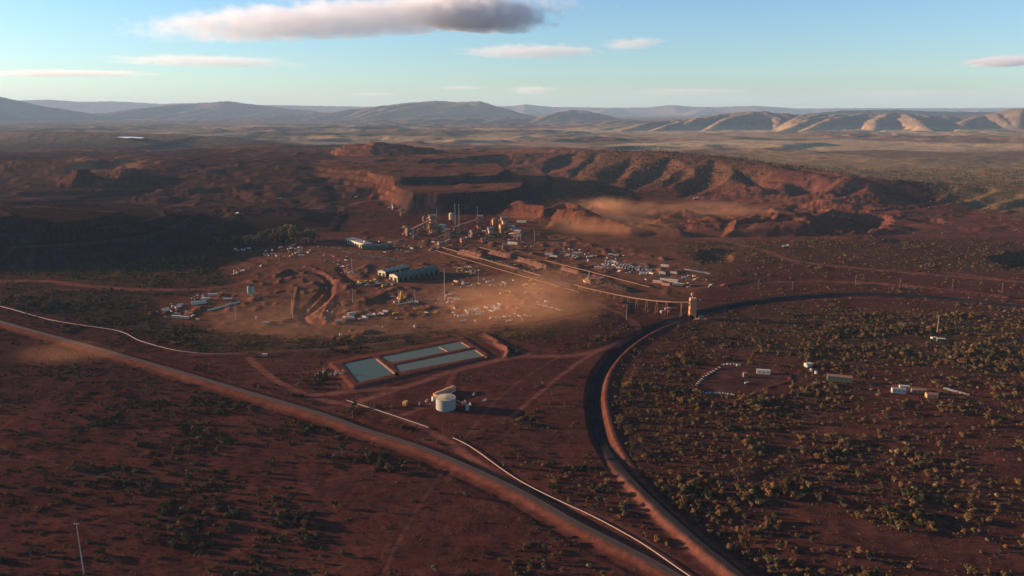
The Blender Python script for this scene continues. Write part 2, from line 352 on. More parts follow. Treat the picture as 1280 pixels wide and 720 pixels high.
# ------------------------------------------------------------------ material helpers
def newmat(name):
    m = bpy.data.materials.new(name); m.use_nodes = True; return m, m.node_tree, m.node_tree.nodes['Principled BSDF']
def N(nt, t, **kw):
    n = nt.nodes.new(t)
    for k, v in kw.items(): setattr(n, k, v)
    return n
def simple(name, c, rough=.7, metal=0, var=.25, scale=1.5, emit=None):
    m, nt, b = newmat(name)
    tc = N(nt, 'ShaderNodeTexCoord'); no = N(nt, 'ShaderNodeTexNoise'); no.inputs['Scale'].default_value = scale; no.inputs['Detail'].default_value = 4
    nt.links.new(tc.outputs['Object'], no.inputs['Vector'])
    mx = N(nt, 'ShaderNodeMix', data_type='RGBA'); mx.inputs[6].default_value = (*[v * (1 - var) for v in c], 1)
    mx.inputs[7].default_value = (*[min(1, v * (1 + var)) for v in c], 1)
    nt.links.new(no.outputs['Fac'], mx.inputs[0]); nt.links.new(mx.outputs[2], b.inputs['Base Color'])
    b.inputs['Roughness'].default_value = rough; b.inputs['Metallic'].default_value = metal * .5; b.inputs['Specular IOR Level'].default_value = .4 if rough < .2 else .12
    return m

# ------------------------------------------------------------------ terrain sheet
def build_ground():
    ds = [150.0]
    while ds[-1] < 52000:
        d = ds[-1]; ds.append(d + max(2.2, min(1.0 * d * d / (300 * 744), .0052 * d)) if d > 380 else d + 8)
    ds = np.array(ds)
    t1 = np.linspace(-.80, .80, 1250); side = np.linspace(.80, 1.9, 60)[1:]
    ta = np.concatenate([-side[::-1], t1, side])
    Yg = np.repeat(ds[:, None], len(ta), 1); Xg = Yg * ta[None, :]
    Zg = H(Xg, Yg)
    nr, nc = Xg.shape
    co = np.stack([Xg, Yg, Zg], -1).reshape(-1, 3)
    i = np.arange(nr * nc).reshape(nr, nc)
    f = np.stack([i[:-1, :-1], i[:-1, 1:], i[1:, 1:], i[1:, :-1]], -1).reshape(-1, 4)
    # skirt behind / around the camera
    base = len(co)
    ex = np.array([[-60000, -20000, -3], [60000, -20000, -3], [ta[-1] * 150, 150, -3], [-285, 150, -3], [-98800, 52000, -3], [98800, 52000, -3], [-120000, -20000, -3], [120000, -20000, -3], [-120000, 52000, -3], [120000, 52000, -3]], float)
    co = np.concatenate([co, ex])
    me = bpy.data.meshes.new('ground')
    nf = len(f) + 3
    loops = np.concatenate([f.ravel(), np.array([base, base + 1, base + 2, base + 3, base + 6, base, base + 3, base + 8 - 4 + 0, base + 1, base + 7, base + 5, base + 2])])
    me.vertices.add(len(co)); me.vertices.foreach_set('co', co.ravel())
    me.loops.add(len(loops)); me.loops.foreach_set('vertex_index', loops.astype(np.int32))
    me.polygons.add(nf); me.polygons.foreach_set('loop_start', np.arange(nf, dtype=np.int32) * 4)
    me.polygons.foreach_set('use_smooth', np.ones(nf, bool)); me.update(calc_edges=True)
    gy = np.gradient(Zg, axis=0) / np.maximum(np.gradient(Yg, axis=0), .1); gx = np.gradient(Zg, axis=1) / np.maximum(np.gradient(Xg, axis=1), .1)
    sl = np.concatenate([np.hypot(gx, gy).ravel(), np.zeros(10)])
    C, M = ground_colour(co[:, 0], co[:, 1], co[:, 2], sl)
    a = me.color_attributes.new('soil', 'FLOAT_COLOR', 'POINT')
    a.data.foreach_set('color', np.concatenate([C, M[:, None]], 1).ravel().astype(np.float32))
    o = bpy.data.objects.new('ground', me); col.objects.link(o); o['kind'] = 'structure'
    me.materials.append(ground_mat())
    return o
def mixc(C, c, w_): return C + (np.array(c)[None, :] - C) * w_[:, None]
# soils given by pixel-mapped ground areas: (poly, feather px, colour, weight)
SOIL = (0.145, 0.050, 0.036); PALE = (0.27, 0.125, 0.065); OLIVE = (0.085, 0.066, 0.033); TAN = (0.42, 0.28, 0.145); PURP = (0.108, 0.041, 0.036); ORNG = (0.30, 0.115, 0.055)
ALB = .44
ZONES = [
    ([(-400, 100), (1700, 100), (1700, 178), (-400, 178)], 12, (0.17, 0.12, 0.07), .9),
    ([(-400, 176), (330, 176), (420, 205), (440, 262), (300, 330), (-400, 345)], 10, (0.098, 0.047, 0.036), .9),
    ([(150, 166), (600, 158), (1300, 164), (1300, 190), (640, 186), (560, 180), (330, 182), (100, 176)], 5, (0.28, 0.19, 0.105), .8),
    ([(560, 176), (760, 172), (1060, 178), (1070, 184), (900, 190), (600, 186)], 3, TAN, .75),
    ([(880, 186), (1280, 172), (1500, 172), (1500, 280), (1280, 272), (1180, 252), (1000, 212), (900, 200)], 8, (0.34, 0.215, 0.098), .9),
    ([(270, 330), (330, 300), (450, 296), (640, 290), (760, 285), (1000, 300), (900, 345), (860, 372), (760, 380), (740, 400), (560, 418), (420, 422), (330, 418), (200, 400), (190, 378), (300, 355)], 10, (0.22, 0.092, 0.050), .9),
    ([(300, 370), (420, 380), (560, 360), (680, 345), (740, 370), (700, 395), (560, 418), (400, 425), (250, 420)], 14, PALE, .7),
    ([(840, 248), (1060, 250), (1180, 266), (1500, 270), (1500, 300), (1200, 300), (840, 300)], 8, (0.24, 0.088, 0.058), .85),
    ([(640, 240), (760, 245), (900, 255), (1050, 250), (1050, 270), (900, 300), (760, 300), (640, 290)], 8, ORNG, .5),
    ([(420, 200), (720, 215), (760, 250), (640, 262), (480, 262), (400, 235)], 5, (0.26, 0.105, 0.055), .6),
    ([(0, 340), (260, 315), (280, 355), (180, 372), (260, 430), (160, 420), (0, 378)], 8, (0.075, 0.05, 0.034), .6),
    ([(180, 405), (400, 425), (700, 405), (720, 415), (520, 440), (240, 441)], 6, (0.13, 0.085, 0.042), .7),
    ([(840, 380), (1300, 395), (1300, 470), (1000, 450), (870, 430)], 14, (0.115, 0.066, 0.036), .6),
    ([(870, 470), (890, 460), (960, 456), (996, 474), (960, 490), (890, 492)], 3, (0.15, 0.062, 0.052), .8),
    ([(740, 325), (800, 330), (900, 345), (880, 356), (780, 345)], 4, (0.28, 0.13, 0.075), .6),
]
def ground_colour(X, Y, Z, SL):
    u, v = proj(X, Y, 0.0)
    n1 = fbm(X / 140, Y / 140, 5, 5); n2 = fbm(X / 38, Y / 38, 9, 4); n3 = fbm(X / 700, Y / 500, 13, 4)
    u2 = u + (n1 - .5) * 50; v2 = v + (n2 - .5) * 12 * sstep(170, 300, v) + (fbm(u / 40, v / 4, 3, 3) - .5) * 6
    C = np.tile(np.array(SOIL), (len(X), 1))
    C = mixc(C, PURP, sstep(.45, .65, n3) * .8); C = mixc(C, (0.17, 0.062, 0.042), sstep(.55, .75, n1) * .6)
    for poly, fe, c, wt in ZONES:
        C = mixc(C, c, wt * sstep(-fe, fe, -sdpoly(u2, v2, poly)))
    # far plains: broad streaks of grass, scrub and bare soil
    D = np.hypot(X, Y); far = sstep(3800, 6500, D)
    q = fbm(X / 900, Y / 1500, 21, 5); q2 = fbm(X / 2600, Y / 2200, 23, 4)
    C = mixc(C, (0.055, 0.046, 0.034), far * sstep(.47, .56, q) * .85); C = mixc(C, (0.17, 0.085, 0.055), far * sstep(.52, .6, fbm(X / 1300, Y / 900, 25, 4)) * .6); C = mixc(C, (0.42, 0.28, 0.15), far * sstep(.54, .62, q2) * .7 * (1 - sstep(12000, 16000, D)))
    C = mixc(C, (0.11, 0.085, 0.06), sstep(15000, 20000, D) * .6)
    hill = sstep(25, 90, Z) * sstep(5500, 7000, D)
    C = mixc(C, (0.18, 0.12, 0.08), hill * .75)
    near_h = sstep(8, 40, Z) * sstep(1900, 2300, D) * (1 - sstep(5000, 6000, D)) * sstep(560, 640, u2)
    C = mixc(C, (0.27, 0.105, 0.066), near_h * .85 * (1 - sstep(1040, 1140, u2)))
    # dumps and pit walls: broken ironstone faces painted with shade, red haul dirt ledges painted sunlit
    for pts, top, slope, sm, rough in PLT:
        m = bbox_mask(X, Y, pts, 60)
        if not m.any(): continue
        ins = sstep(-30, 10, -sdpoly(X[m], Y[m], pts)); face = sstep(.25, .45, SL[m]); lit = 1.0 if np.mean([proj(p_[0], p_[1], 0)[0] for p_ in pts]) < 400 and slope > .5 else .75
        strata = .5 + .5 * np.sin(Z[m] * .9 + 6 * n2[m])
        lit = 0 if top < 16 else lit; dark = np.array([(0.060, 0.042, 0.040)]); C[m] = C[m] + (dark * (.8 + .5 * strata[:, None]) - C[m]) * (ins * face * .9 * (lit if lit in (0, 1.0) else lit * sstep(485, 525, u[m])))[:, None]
        C[m] = mixc(C[m], (0.060, 0.033, 0.028), ins * (1 - face) * (.8 if lit == 1.0 else 0))  # flat tops of the left dump darkened too, shade put into the colour
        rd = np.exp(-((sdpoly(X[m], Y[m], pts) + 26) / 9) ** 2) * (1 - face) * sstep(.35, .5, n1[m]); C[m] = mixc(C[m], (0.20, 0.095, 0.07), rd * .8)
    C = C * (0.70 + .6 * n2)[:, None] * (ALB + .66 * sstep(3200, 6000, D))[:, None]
    C = C * (1 + .22 * sstep(-10, 60, -sdpoly(X, Y, FLAT)))[:, None]
    # scrub cover amount (alpha) drives the fine speckle
    M = scrub_density(X, Y, u2, v2); M = M * (1 - .72 * sstep(320, 420, v2))
    for a_, b_ in ((104, 227), (160, 225)):
        C = mixc(C, (0.20, 0.085, 0.045), np.exp(-(((u - a_) / 22) ** 2 + ((v - b_) / 9) ** 2)) * .9)
    # dirt tracks
    for pts, wd, st in TRACKS:
        m = bbox_mask(X, Y, pts, 40)
        if not m.any(): continue
        d, _, _, _ = dline(X[m], Y[m], pts); ww = wd * .5 * (1 + .0002 * D[m])
        t = st * (1 - sstep(ww * .7, ww * 1.4, d))
        C[m] = mixc(C[m], (0.15, 0.055, 0.037), t); M[m] *= 1 - t
        t = .35 * st * np.exp(-((d - ww * 1.5) / 2.0) ** 2); C[m] = mixc(C[m], (0.05, 0.02, 0.017), t)
    m = bbox_mask(X, Y, HWY, 60); d, s, _, _ = dline(X[m], Y[m], HWY)
    t = 1 - sstep(6, 14, d); C[m] = mixc(C[m], (0.105, 0.037, 0.024), t * .9); M[m] *= 1 - t
    m = bbox_mask(X, Y, RAIL, 60); d, s, _, ss = dline(X[m], Y[m], RAIL); e = 1 - sstep(170, 330, ss); sd = -d * s
    e2 = sstep(640, 800, ss); t = (1 - sstep(5.8 - 2.2 * e + 6.5 * e2, 6.8 - 2.2 * e + 6.5 * e2, d + 1.2 * (n2[m] - .5) * 2)) * (1 - sstep(1650, 2300, ss)); C[m] = mixc(C[m], (0.022, 0.019, 0.021), t); 
    t = np.maximum(t, e * sstep(-2, 0, sd) * (1 - sstep(8, 10, d)) * .9); C[m] = mixc(C[m], (0.024, 0.018, 0.018), e * sstep(-2, 0, sd) * (1 - sstep(8, 10, d)) * .9)  # shade of the embankment's right slope painted into the soil colour
    t2 = np.exp(-((sd - 12.5 - 5 * e2) / 2.8) ** 4) * (1 - e) + e * (1 - sstep(9, 16, d)) * (1 - t); C[m] = mixc(C[m], (0.12, 0.045, 0.030), np.clip(t2, 0, 1) * .8)
    M[m] *= sstep(14, 20, d)
    m = bbox_mask(X, Y, POND_OUT, 60); d = sdpoly(X[m], Y[m], POND_OUT); t = 1 - sstep(4, 16, d); C[m] = mixc(C[m], (0.10, 0.036, 0.025), t * .85); M[m] *= 1 - t
    for pts, top, slope, sm, rough in PLT:
        m = bbox_mask(X, Y, pts, 60); M[m] *= .25 + .75 * sstep(-30, 30, sdpoly(X[m], Y[m], pts))
    return C, M
# scrub density by area: (pixel polygon, density 0..1)
SCRUB = [
    ([(-600, 60), (2200, 60), (2200, 330), (-600, 330)], .35),
    ([(880, 180), (2200, 160), (2200, 262), (1180, 256), (1060, 236), (930, 203)], .42),
    ([(600, 184), (900, 188), (1060, 215), (1060, 236), (860, 240), (700, 228), (620, 222)], .6),
    ([(860, 250), (1060, 240), (1180, 262), (1500, 262), (1500, 300), (860, 300)], .12),
    ([(840, 300), (1260, 300), (1300, 340), (1100, 335), (1000, 335), (860, 330)], .55),
    ([(-900, 395), (0, 415), (455, 548), (840, 725), (900, 1000), (-900, 1200)], .50),
    ([(-200, 470), (230, 470), (300, 560), (260, 720), (-200, 760)], .50),
    ([(330, 560), (640, 620), (640, 720), (430, 720)], .16),
    ([(0, 340), (110, 330), (200, 318), (270, 318), (290, 352), (200, 358), (60, 348)], .85),
    ([(0, 360), (120, 366), (300, 362), (180, 378), (200, 400), (260, 430), (180, 425), (100, 402), (0, 380)], .85),
    ([(180, 402), (400, 425), (700, 405), (740, 395), (740, 410), (520, 438), (240, 441)], .85),
    ([(320, 446), (420, 450), (420, 478), (360, 474)], .6), ([(200, 440), (320, 450), (420, 500), (450, 540), (150, 430)], .35),
    ([(560, 500), (740, 470), (760, 560), (800, 640), (700, 620), (560, 545)], .42),
    ([(600, 440), (760, 430), (730, 500), (600, 500)], .18),
    ([(640, 380), (800, 370), (790, 425), (700, 440), (640, 410)], .45),
    ([(760, 600), (840, 640), (1000, 800), (930, 720), (700, 560)], .35),
    ([(765, 460), (800, 425), (870, 405), (1000, 385), (1300, 395), (2000, 430), (2000, 1000), (940, 730), (800, 600), (765, 530)], .62),
    ([(780, 470), (860, 440), (880, 500), (980, 500), (960, 560), (1000, 640), (920, 700), (800, 600), (770, 530)], .92),
    ([(1000, 395), (1300, 400), (2000, 440), (2000, 500), (1250, 465), (1000, 450)], .95),
    ([(990, 560), (1140, 560), (1140, 610), (1260, 640), (1200, 690), (1100, 660), (990, 620)], .8),
    ([(960, 690), (1130, 680), (1180, 730), (940, 730)], .75),
    ([(1140, 660), (1280, 690), (1280, 730), (1140, 730)], .3), ([(960, 620), (1060, 640), (1130, 680), (1000, 690)], .25),
    ([(870, 455), (900, 452), (1000, 470), (975, 492), (880, 494)], 0), ([(1100, 480), (1240, 484), (1240, 500), (1100, 498)], .2),
    ([(1110, 418), (1220, 418), (1220, 430), (1110, 430)], .08), ([(780, 400), (860, 385), (900, 385), (860, 400), (800, 425)], .1),
]
CLEAR = [[(190, 378), (300, 360), (270, 330), (330, 298), (450, 288), (520, 250), (900, 250), (1040, 255), (1000, 300), (840, 300), (860, 335), (910, 350), (900, 378), (850, 395), (800, 375), (740, 380), (740, 392), (640, 405), (560, 415), (430, 420), (330, 416), (200, 400)],
         [(410, 450), (445, 492), (640, 450), (606, 415), (570, 420)], [(486, 492), (560, 470), (600, 490), (640, 500), (650, 515), (560, 530), (500, 520)]]
def scrub_density(X, Y, u, v):
    M = np.full(X.shape, .4)
    for poly, d in SCRUB:
        wgt = sstep(-5, 5, -sdpoly(u, v, poly)); M = M + (d - M) * wgt
    for poly in CLEAR: M *= sstep(-2, 6, sdpoly(u, v, poly)) 
    return M

def ground_mat():
    m, nt, b = newmat('ground_soil'); L = nt.links.new
    at = N(nt, 'ShaderNodeVertexColor', layer_name='soil'); geo = N(nt, 'ShaderNodeNewGeometry')
    n1 = N(nt, 'ShaderNodeTexNoise'); n1.inputs['Scale'].default_value = .12; n1.inputs['Detail'].default_value = 8; n1.inputs['Roughness'].default_value = .65
    L(geo.outputs['Position'], n1.inputs['Vector'])
    mr = N(nt, 'ShaderNodeMapRange'); mr.inputs[1].default_value = .3; mr.inputs[2].default_value = .7; mr.inputs[3].default_value = .72; mr.inputs[4].default_value = 1.3
    L(n1.outputs['Fac'], mr.inputs[0])
    mu = N(nt, 'ShaderNodeVectorMath', operation='SCALE'); L(at.outputs['Color'], mu.inputs[0]); L(mr.outputs[0], mu.inputs['Scale'])
    # spinifex and low scrub speckle
    vo = N(nt, 'ShaderNodeTexVoronoi'); vo.inputs['Scale'].default_value = .16; L(geo.outputs['Position'], vo.inputs['Vector'])
    n2 = N(nt, 'ShaderNodeTexNoise'); n2.inputs['Scale'].default_value = .02; n2.inputs['Detail'].default_value = 6; n2.inputs['Roughness'].default_value = .7; L(geo.outputs['Position'], n2.inputs['Vector'])
    ms = N(nt, 'ShaderNodeMath', operation='MULTIPLY_ADD'); ms.inputs[1].default_value = 1.2; L(at.outputs['Alpha'], ms.inputs[0]); ms.inputs[2].default_value = -.62
    ma = N(nt, 'ShaderNodeMath', operation='ADD'); L(ms.outputs[0], ma.inputs[0]); L(n2.outputs['Fac'], ma.inputs[1])
    sb = N(nt, 'ShaderNodeMath', operation='SUBTRACT'); L(ma.outputs[0], sb.inputs[0]); L(vo.outputs['Distance'], sb.inputs[1])
    mm = N(nt, 'ShaderNodeMapRange'); mm.inputs[1].default_value = -.15; mm.inputs[2].default_value = .12; L(sb.outputs[0], mm.inputs[0])
    gc = N(nt, 'ShaderNodeMix', data_type='RGBA'); gc.inputs[6].default_value = (.026, .020, .013, 1); gc.inputs[7].default_value = (.085, .048, .022, 1)
    L(vo.outputs['Color'], gc.inputs[0])
    f = N(nt, 'ShaderNodeMath', operation='MULTIPLY'); f.inputs[1].default_value = .75; L(mm.outputs[0], f.inputs[0])
    mx = N(nt, 'ShaderNodeMix', data_type='RGBA'); L(f.outputs[0], mx.inputs[0]); L(mu.outputs[0], mx.inputs[6]); L(gc.outputs[2], mx.inputs[7])
    # wash streaks, stones and dry tussocks
    mp = N(nt, 'ShaderNodeMapping'); mp.inputs['Scale'].default_value = (.02, .07, .05); mp.inputs['Rotation'].default_value = (0, 0, .25); L(geo.outputs['Position'], mp.inputs['Vector'])
    nw = N(nt, 'ShaderNodeTexNoise'); nw.inputs['Scale'].default_value = 1; nw.inputs['Detail'].default_value = 9; nw.inputs['Roughness'].default_value = .72; nw.inputs['Distortion'].default_value = 1.2; L(mp.outputs[0], nw.inputs['Vector'])
    mw = N(nt, 'ShaderNodeMapRange'); mw.inputs[1].default_value = .35; mw.inputs[2].default_value = .65; mw.inputs[3].default_value = .74; mw.inputs[4].default_value = 1.28; L(nw.outputs['Fac'], mw.inputs[0])
    sw = N(nt, 'ShaderNodeVectorMath', operation='SCALE'); L(mx.outputs[2], sw.inputs[0]); L(mw.outputs[0], sw.inputs['Scale'])
    v2 = N(nt, 'ShaderNodeTexVoronoi'); v2.inputs['Scale'].default_value = .55; L(geo.outputs['Position'], v2.inputs['Vector'])
    c2 = N(nt, 'ShaderNodeMapRange'); c2.inputs[1].default_value = .34; c2.inputs[2].default_value = .22; L(v2.outputs['Distance'], c2.inputs[0])
    sp = N(nt, 'ShaderNodeSeparateColor'); L(v2.outputs['Color'], sp.inputs[0]); th = N(nt, 'ShaderNodeMath', operation='GREATER_THAN'); th.inputs[1].default_value = .62; L(sp.outputs[0], th.inputs[0])
    ml = N(nt, 'ShaderNodeMath', operation='MULTIPLY'); L(c2.outputs[0], ml.inputs[0]); L(th.outputs[0], ml.inputs[1]); ml2 = N(nt, 'ShaderNodeMath', operation='MULTIPLY'); L(ml.outputs[0], ml2.inputs[0]); L(at.outputs['Alpha'], ml2.inputs[1])
    ml3 = N(nt, 'ShaderNodeMath', operation='MULTIPLY'); ml3.use_clamp = True; ml3.inputs[1].default_value = 3.0; L(ml2.outputs[0], ml3.inputs[0])
    tc_ = N(nt, 'ShaderNodeMix', data_type='RGBA'); tc_.inputs[6].default_value = (.030, .017, .012, 1); tc_.inputs[7].default_value = (.13, .078, .040, 1); L(sp.outputs[1], tc_.inputs[0])
    m4 = N(nt, 'ShaderNodeMix', data_type='RGBA'); L(ml3.outputs[0], m4.inputs[0]); L(sw.outputs[0], m4.inputs[6]); L(tc_.outputs[2], m4.inputs[7]); mx = m4
    L(mx.outputs[2], b.inputs['Base Color']); b.inputs['Roughness'].default_value = 1; b.inputs['Specular IOR Level'].default_value = 0
    n3 = N(nt, 'ShaderNodeTexNoise'); n3.inputs['Scale'].default_value = .25; n3.inputs['Detail'].default_value = 5; L(geo.outputs['Position'], n3.inputs['Vector'])
    bu = N(nt, 'ShaderNodeBump'); bu.inputs['Strength'].default_value = .5; bu.inputs['Distance'].default_value = .8
    L(n3.outputs['Fac'], bu.inputs['Height']); L(bu.outputs[0], b.inputs['Normal'])
    return m
build_ground()

# ------------------------------------------------------------------ air
def box_mesh(name, x0, x1, y0, y1, z0, z1):
    me = bpy.data.meshes.new(name)
    v = [(x, y, z) for x in (x0, x1) for y in (y0, y1) for z in (z0, z1)]
    me.from_pydata(v, [], [(0, 1, 3, 2), (4, 6, 7, 5), (0, 4, 5, 1), (2, 3, 7, 6), (0, 2, 6, 4), (1, 5, 7, 3)]); me.update()
    o = bpy.data.objects.new(name, me); col.objects.link(o); return o
hazeo = box_mesh('haze', -130000, 130000, -30000, 60000, -80, 1150); hazeo['kind'] = 'stuff'; hazeo['label'] = 'thin blue haze over the whole plain and the far ranges'
m = bpy.data.materials.new('haze_air'); m.use_nodes = True; nt = m.node_tree; nt.nodes.remove(nt.nodes['Principled BSDF'])
pv = N(nt, 'ShaderNodeVolumePrincipled'); pv.inputs['Color'].default_value = (.50, .74, 1.0, 1); pv.inputs['Density'].default_value = 1.5e-5
pv.inputs['Anisotropy'].default_value = 0
nt.links.new(pv.outputs[0], nt.nodes['Material Output'].inputs['Volume']); hazeo.data.materials.append(m)

# ------------------------------------------------------------------ clouds
def tagt(o, label, cat, group=None):
    o['label'] = label; o['category'] = cat
    if group: o['group'] = group
    return o
def uv_blob(nu=48, nv=24):
    v = [(0, 0, 1)]; f = []
    for j in range(1, nv):
        for i in range(nu):
            a = 2 * math.pi * i / nu; b = math.pi * j / nv
            v.append((math.sin(b) * math.cos(a), math.sin(b) * math.sin(a), math.cos(b)))
    v.append((0, 0, -1)); n = len(v) - 1
    for i in range(nu): f.append((0, 1 + i, 1 + (i + 1) % nu)); f.append((n, 1 + (nv - 2) * nu + (i + 1) % nu, 1 + (nv - 2) * nu + i))
    for j in range(nv - 2):
        for i in range(nu):
            a = 1 + j * nu + i; b = 1 + j * nu + (i + 1) % nu; f.append((a, a + nu, b + nu, b))
    return v, f
def vol_mat(name, colr, dens, nscale, lo_, hi_, edge=.9, aniso=.2, absorb=None):
    """density: fades towards the ellipsoid's rim and is broken up by noise (object space, unit ball)"""
    m = bpy.data.materials.new(name); m.use_nodes = True; nt = m.node_tree; nt.nodes.remove(nt.nodes['Principled BSDF']); L = nt.links.new
    tc = N(nt, 'ShaderNodeTexCoord'); ln = N(nt, 'ShaderNodeVectorMath', operation='LENGTH'); L(tc.outputs['Object'], ln.inputs[0])
    mp = N(nt, 'ShaderNodeMapping'); mp.inputs['Scale'].default_value = nscale; L(tc.outputs['Object'], mp.inputs['Vector'])
    no = N(nt, 'ShaderNodeTexNoise'); no.inputs['Scale'].default_value = 1; no.inputs['Detail'].default_value = 5; no.inputs['Roughness'].default_value = .55; L(mp.outputs[0], no.inputs['Vector'])
    a = N(nt, 'ShaderNodeMath', operation='MULTIPLY_ADD'); L(ln.outputs['Value'], a.inputs[0]); a.inputs[1].default_value = -edge; L(no.outputs['Fac'], a.inputs[2])
    mr = N(nt, 'ShaderNodeMapRange'); mr.interpolation_type = 'SMOOTHSTEP'; mr.inputs[1].default_value = lo_; mr.inputs[2].default_value = hi_; mr.inputs[4].default_value = dens; L(a.outputs[0], mr.inputs[0])
    pv = N(nt, 'ShaderNodeVolumePrincipled'); pv.inputs['Color'].default_value = (*colr, 1); pv.inputs['Anisotropy'].default_value = aniso
    L(mr.outputs[0], pv.inputs['Density']); L(pv.outputs[0], nt.nodes['Material Output'].inputs['Volume']); return m
BV, BF = uv_blob()
def blob(name, cx, cy, wpx, hpx, Y, depth, mat, rot=0, base_flat=0.0):
    me = bpy.data.meshes.new(name)
    me.from_pydata([(x, y, z if z > 0 else z * (1 - base_flat)) for x, y, z in BV], [], BF); me.update(); me.materials.append(mat)
    o = bpy.data.objects.new(name, me); col.objects.link(o)
    p = RY(cx, cy, Y); k = Y / FPX * 1.02
    o.location = p; o.scale = (wpx * k / 2, depth / 2, hpx * k / 2); o.rotation_euler = (0, R(rot), 0); return o
CL = [  # cx, cy, w, h, Y, depth, rot(+ = right end lower), density, label
    (445, 25, 560, 46, 22000, 4500, -3, .0009, 'biggest cloud, long and white with a dark grey right end'),
    (590, 18, 190, 46, 22500, 5000, 4, .0022, 'dark grey cloud bank at the right end of the biggest cloud'),
    (255, 77, 250, 15, 30000, 4000, 1, .0004, 'thin pinkish cloud below the left end of the biggest cloud'),
    (80, 92, 240, 9, 38000, 4000, 0, .0006, 'long flat grey cloud low over the left edge'),
    (665, 65, 190, 17, 30000, 4000, 0, .0005, 'pinkish grey flat cloud below the right end of the biggest cloud'),
    (790, 55, 80, 13, 30000, 4000, -2, .0004, 'small grey wisp right of the pinkish flat cloud'),
    (1260, 77, 96, 13, 30000, 5000, 0, .0014, 'dark flat cloud at the right edge'),
    (665, 113, 62, 12, 48000, 4000, 0, .00035, 'small white puff above the far ranges in the middle'),
    (575, 110, 70, 5, 48000, 3000, 0, .0003, 'thin grey streak left of the small white puff'),
    (465, 118, 70, 5, 52000, 3000, 0, .0002, 'faintest streak above the left ranges'),
    (865, 115, 170, 10, 52000, 4000, 0, .00022, 'double streak above the ranges right of the middle'),
    (1150, 118, 210, 13, 52000, 4000, 0, .00022, 'pale low cloud bank above the right hand range'),
]
for cx, cy, wpx, hpx, Y, dp, rot, den, lab in CL:
    s_ = wpx * Y / FPX
    mt = vol_mat('cloud_vapour', (.90, .91, .94), den, (max(2.4, wpx / 34), 3.0, 2.3), -.22, .16, edge=.82, aniso=.25)
    o = blob('cloud', cx, cy, wpx * 1.12, hpx * 1.25, Y, dp, mt, rot, .35); tagt(o, lab, 'cloud', 'clouds low in the sky')

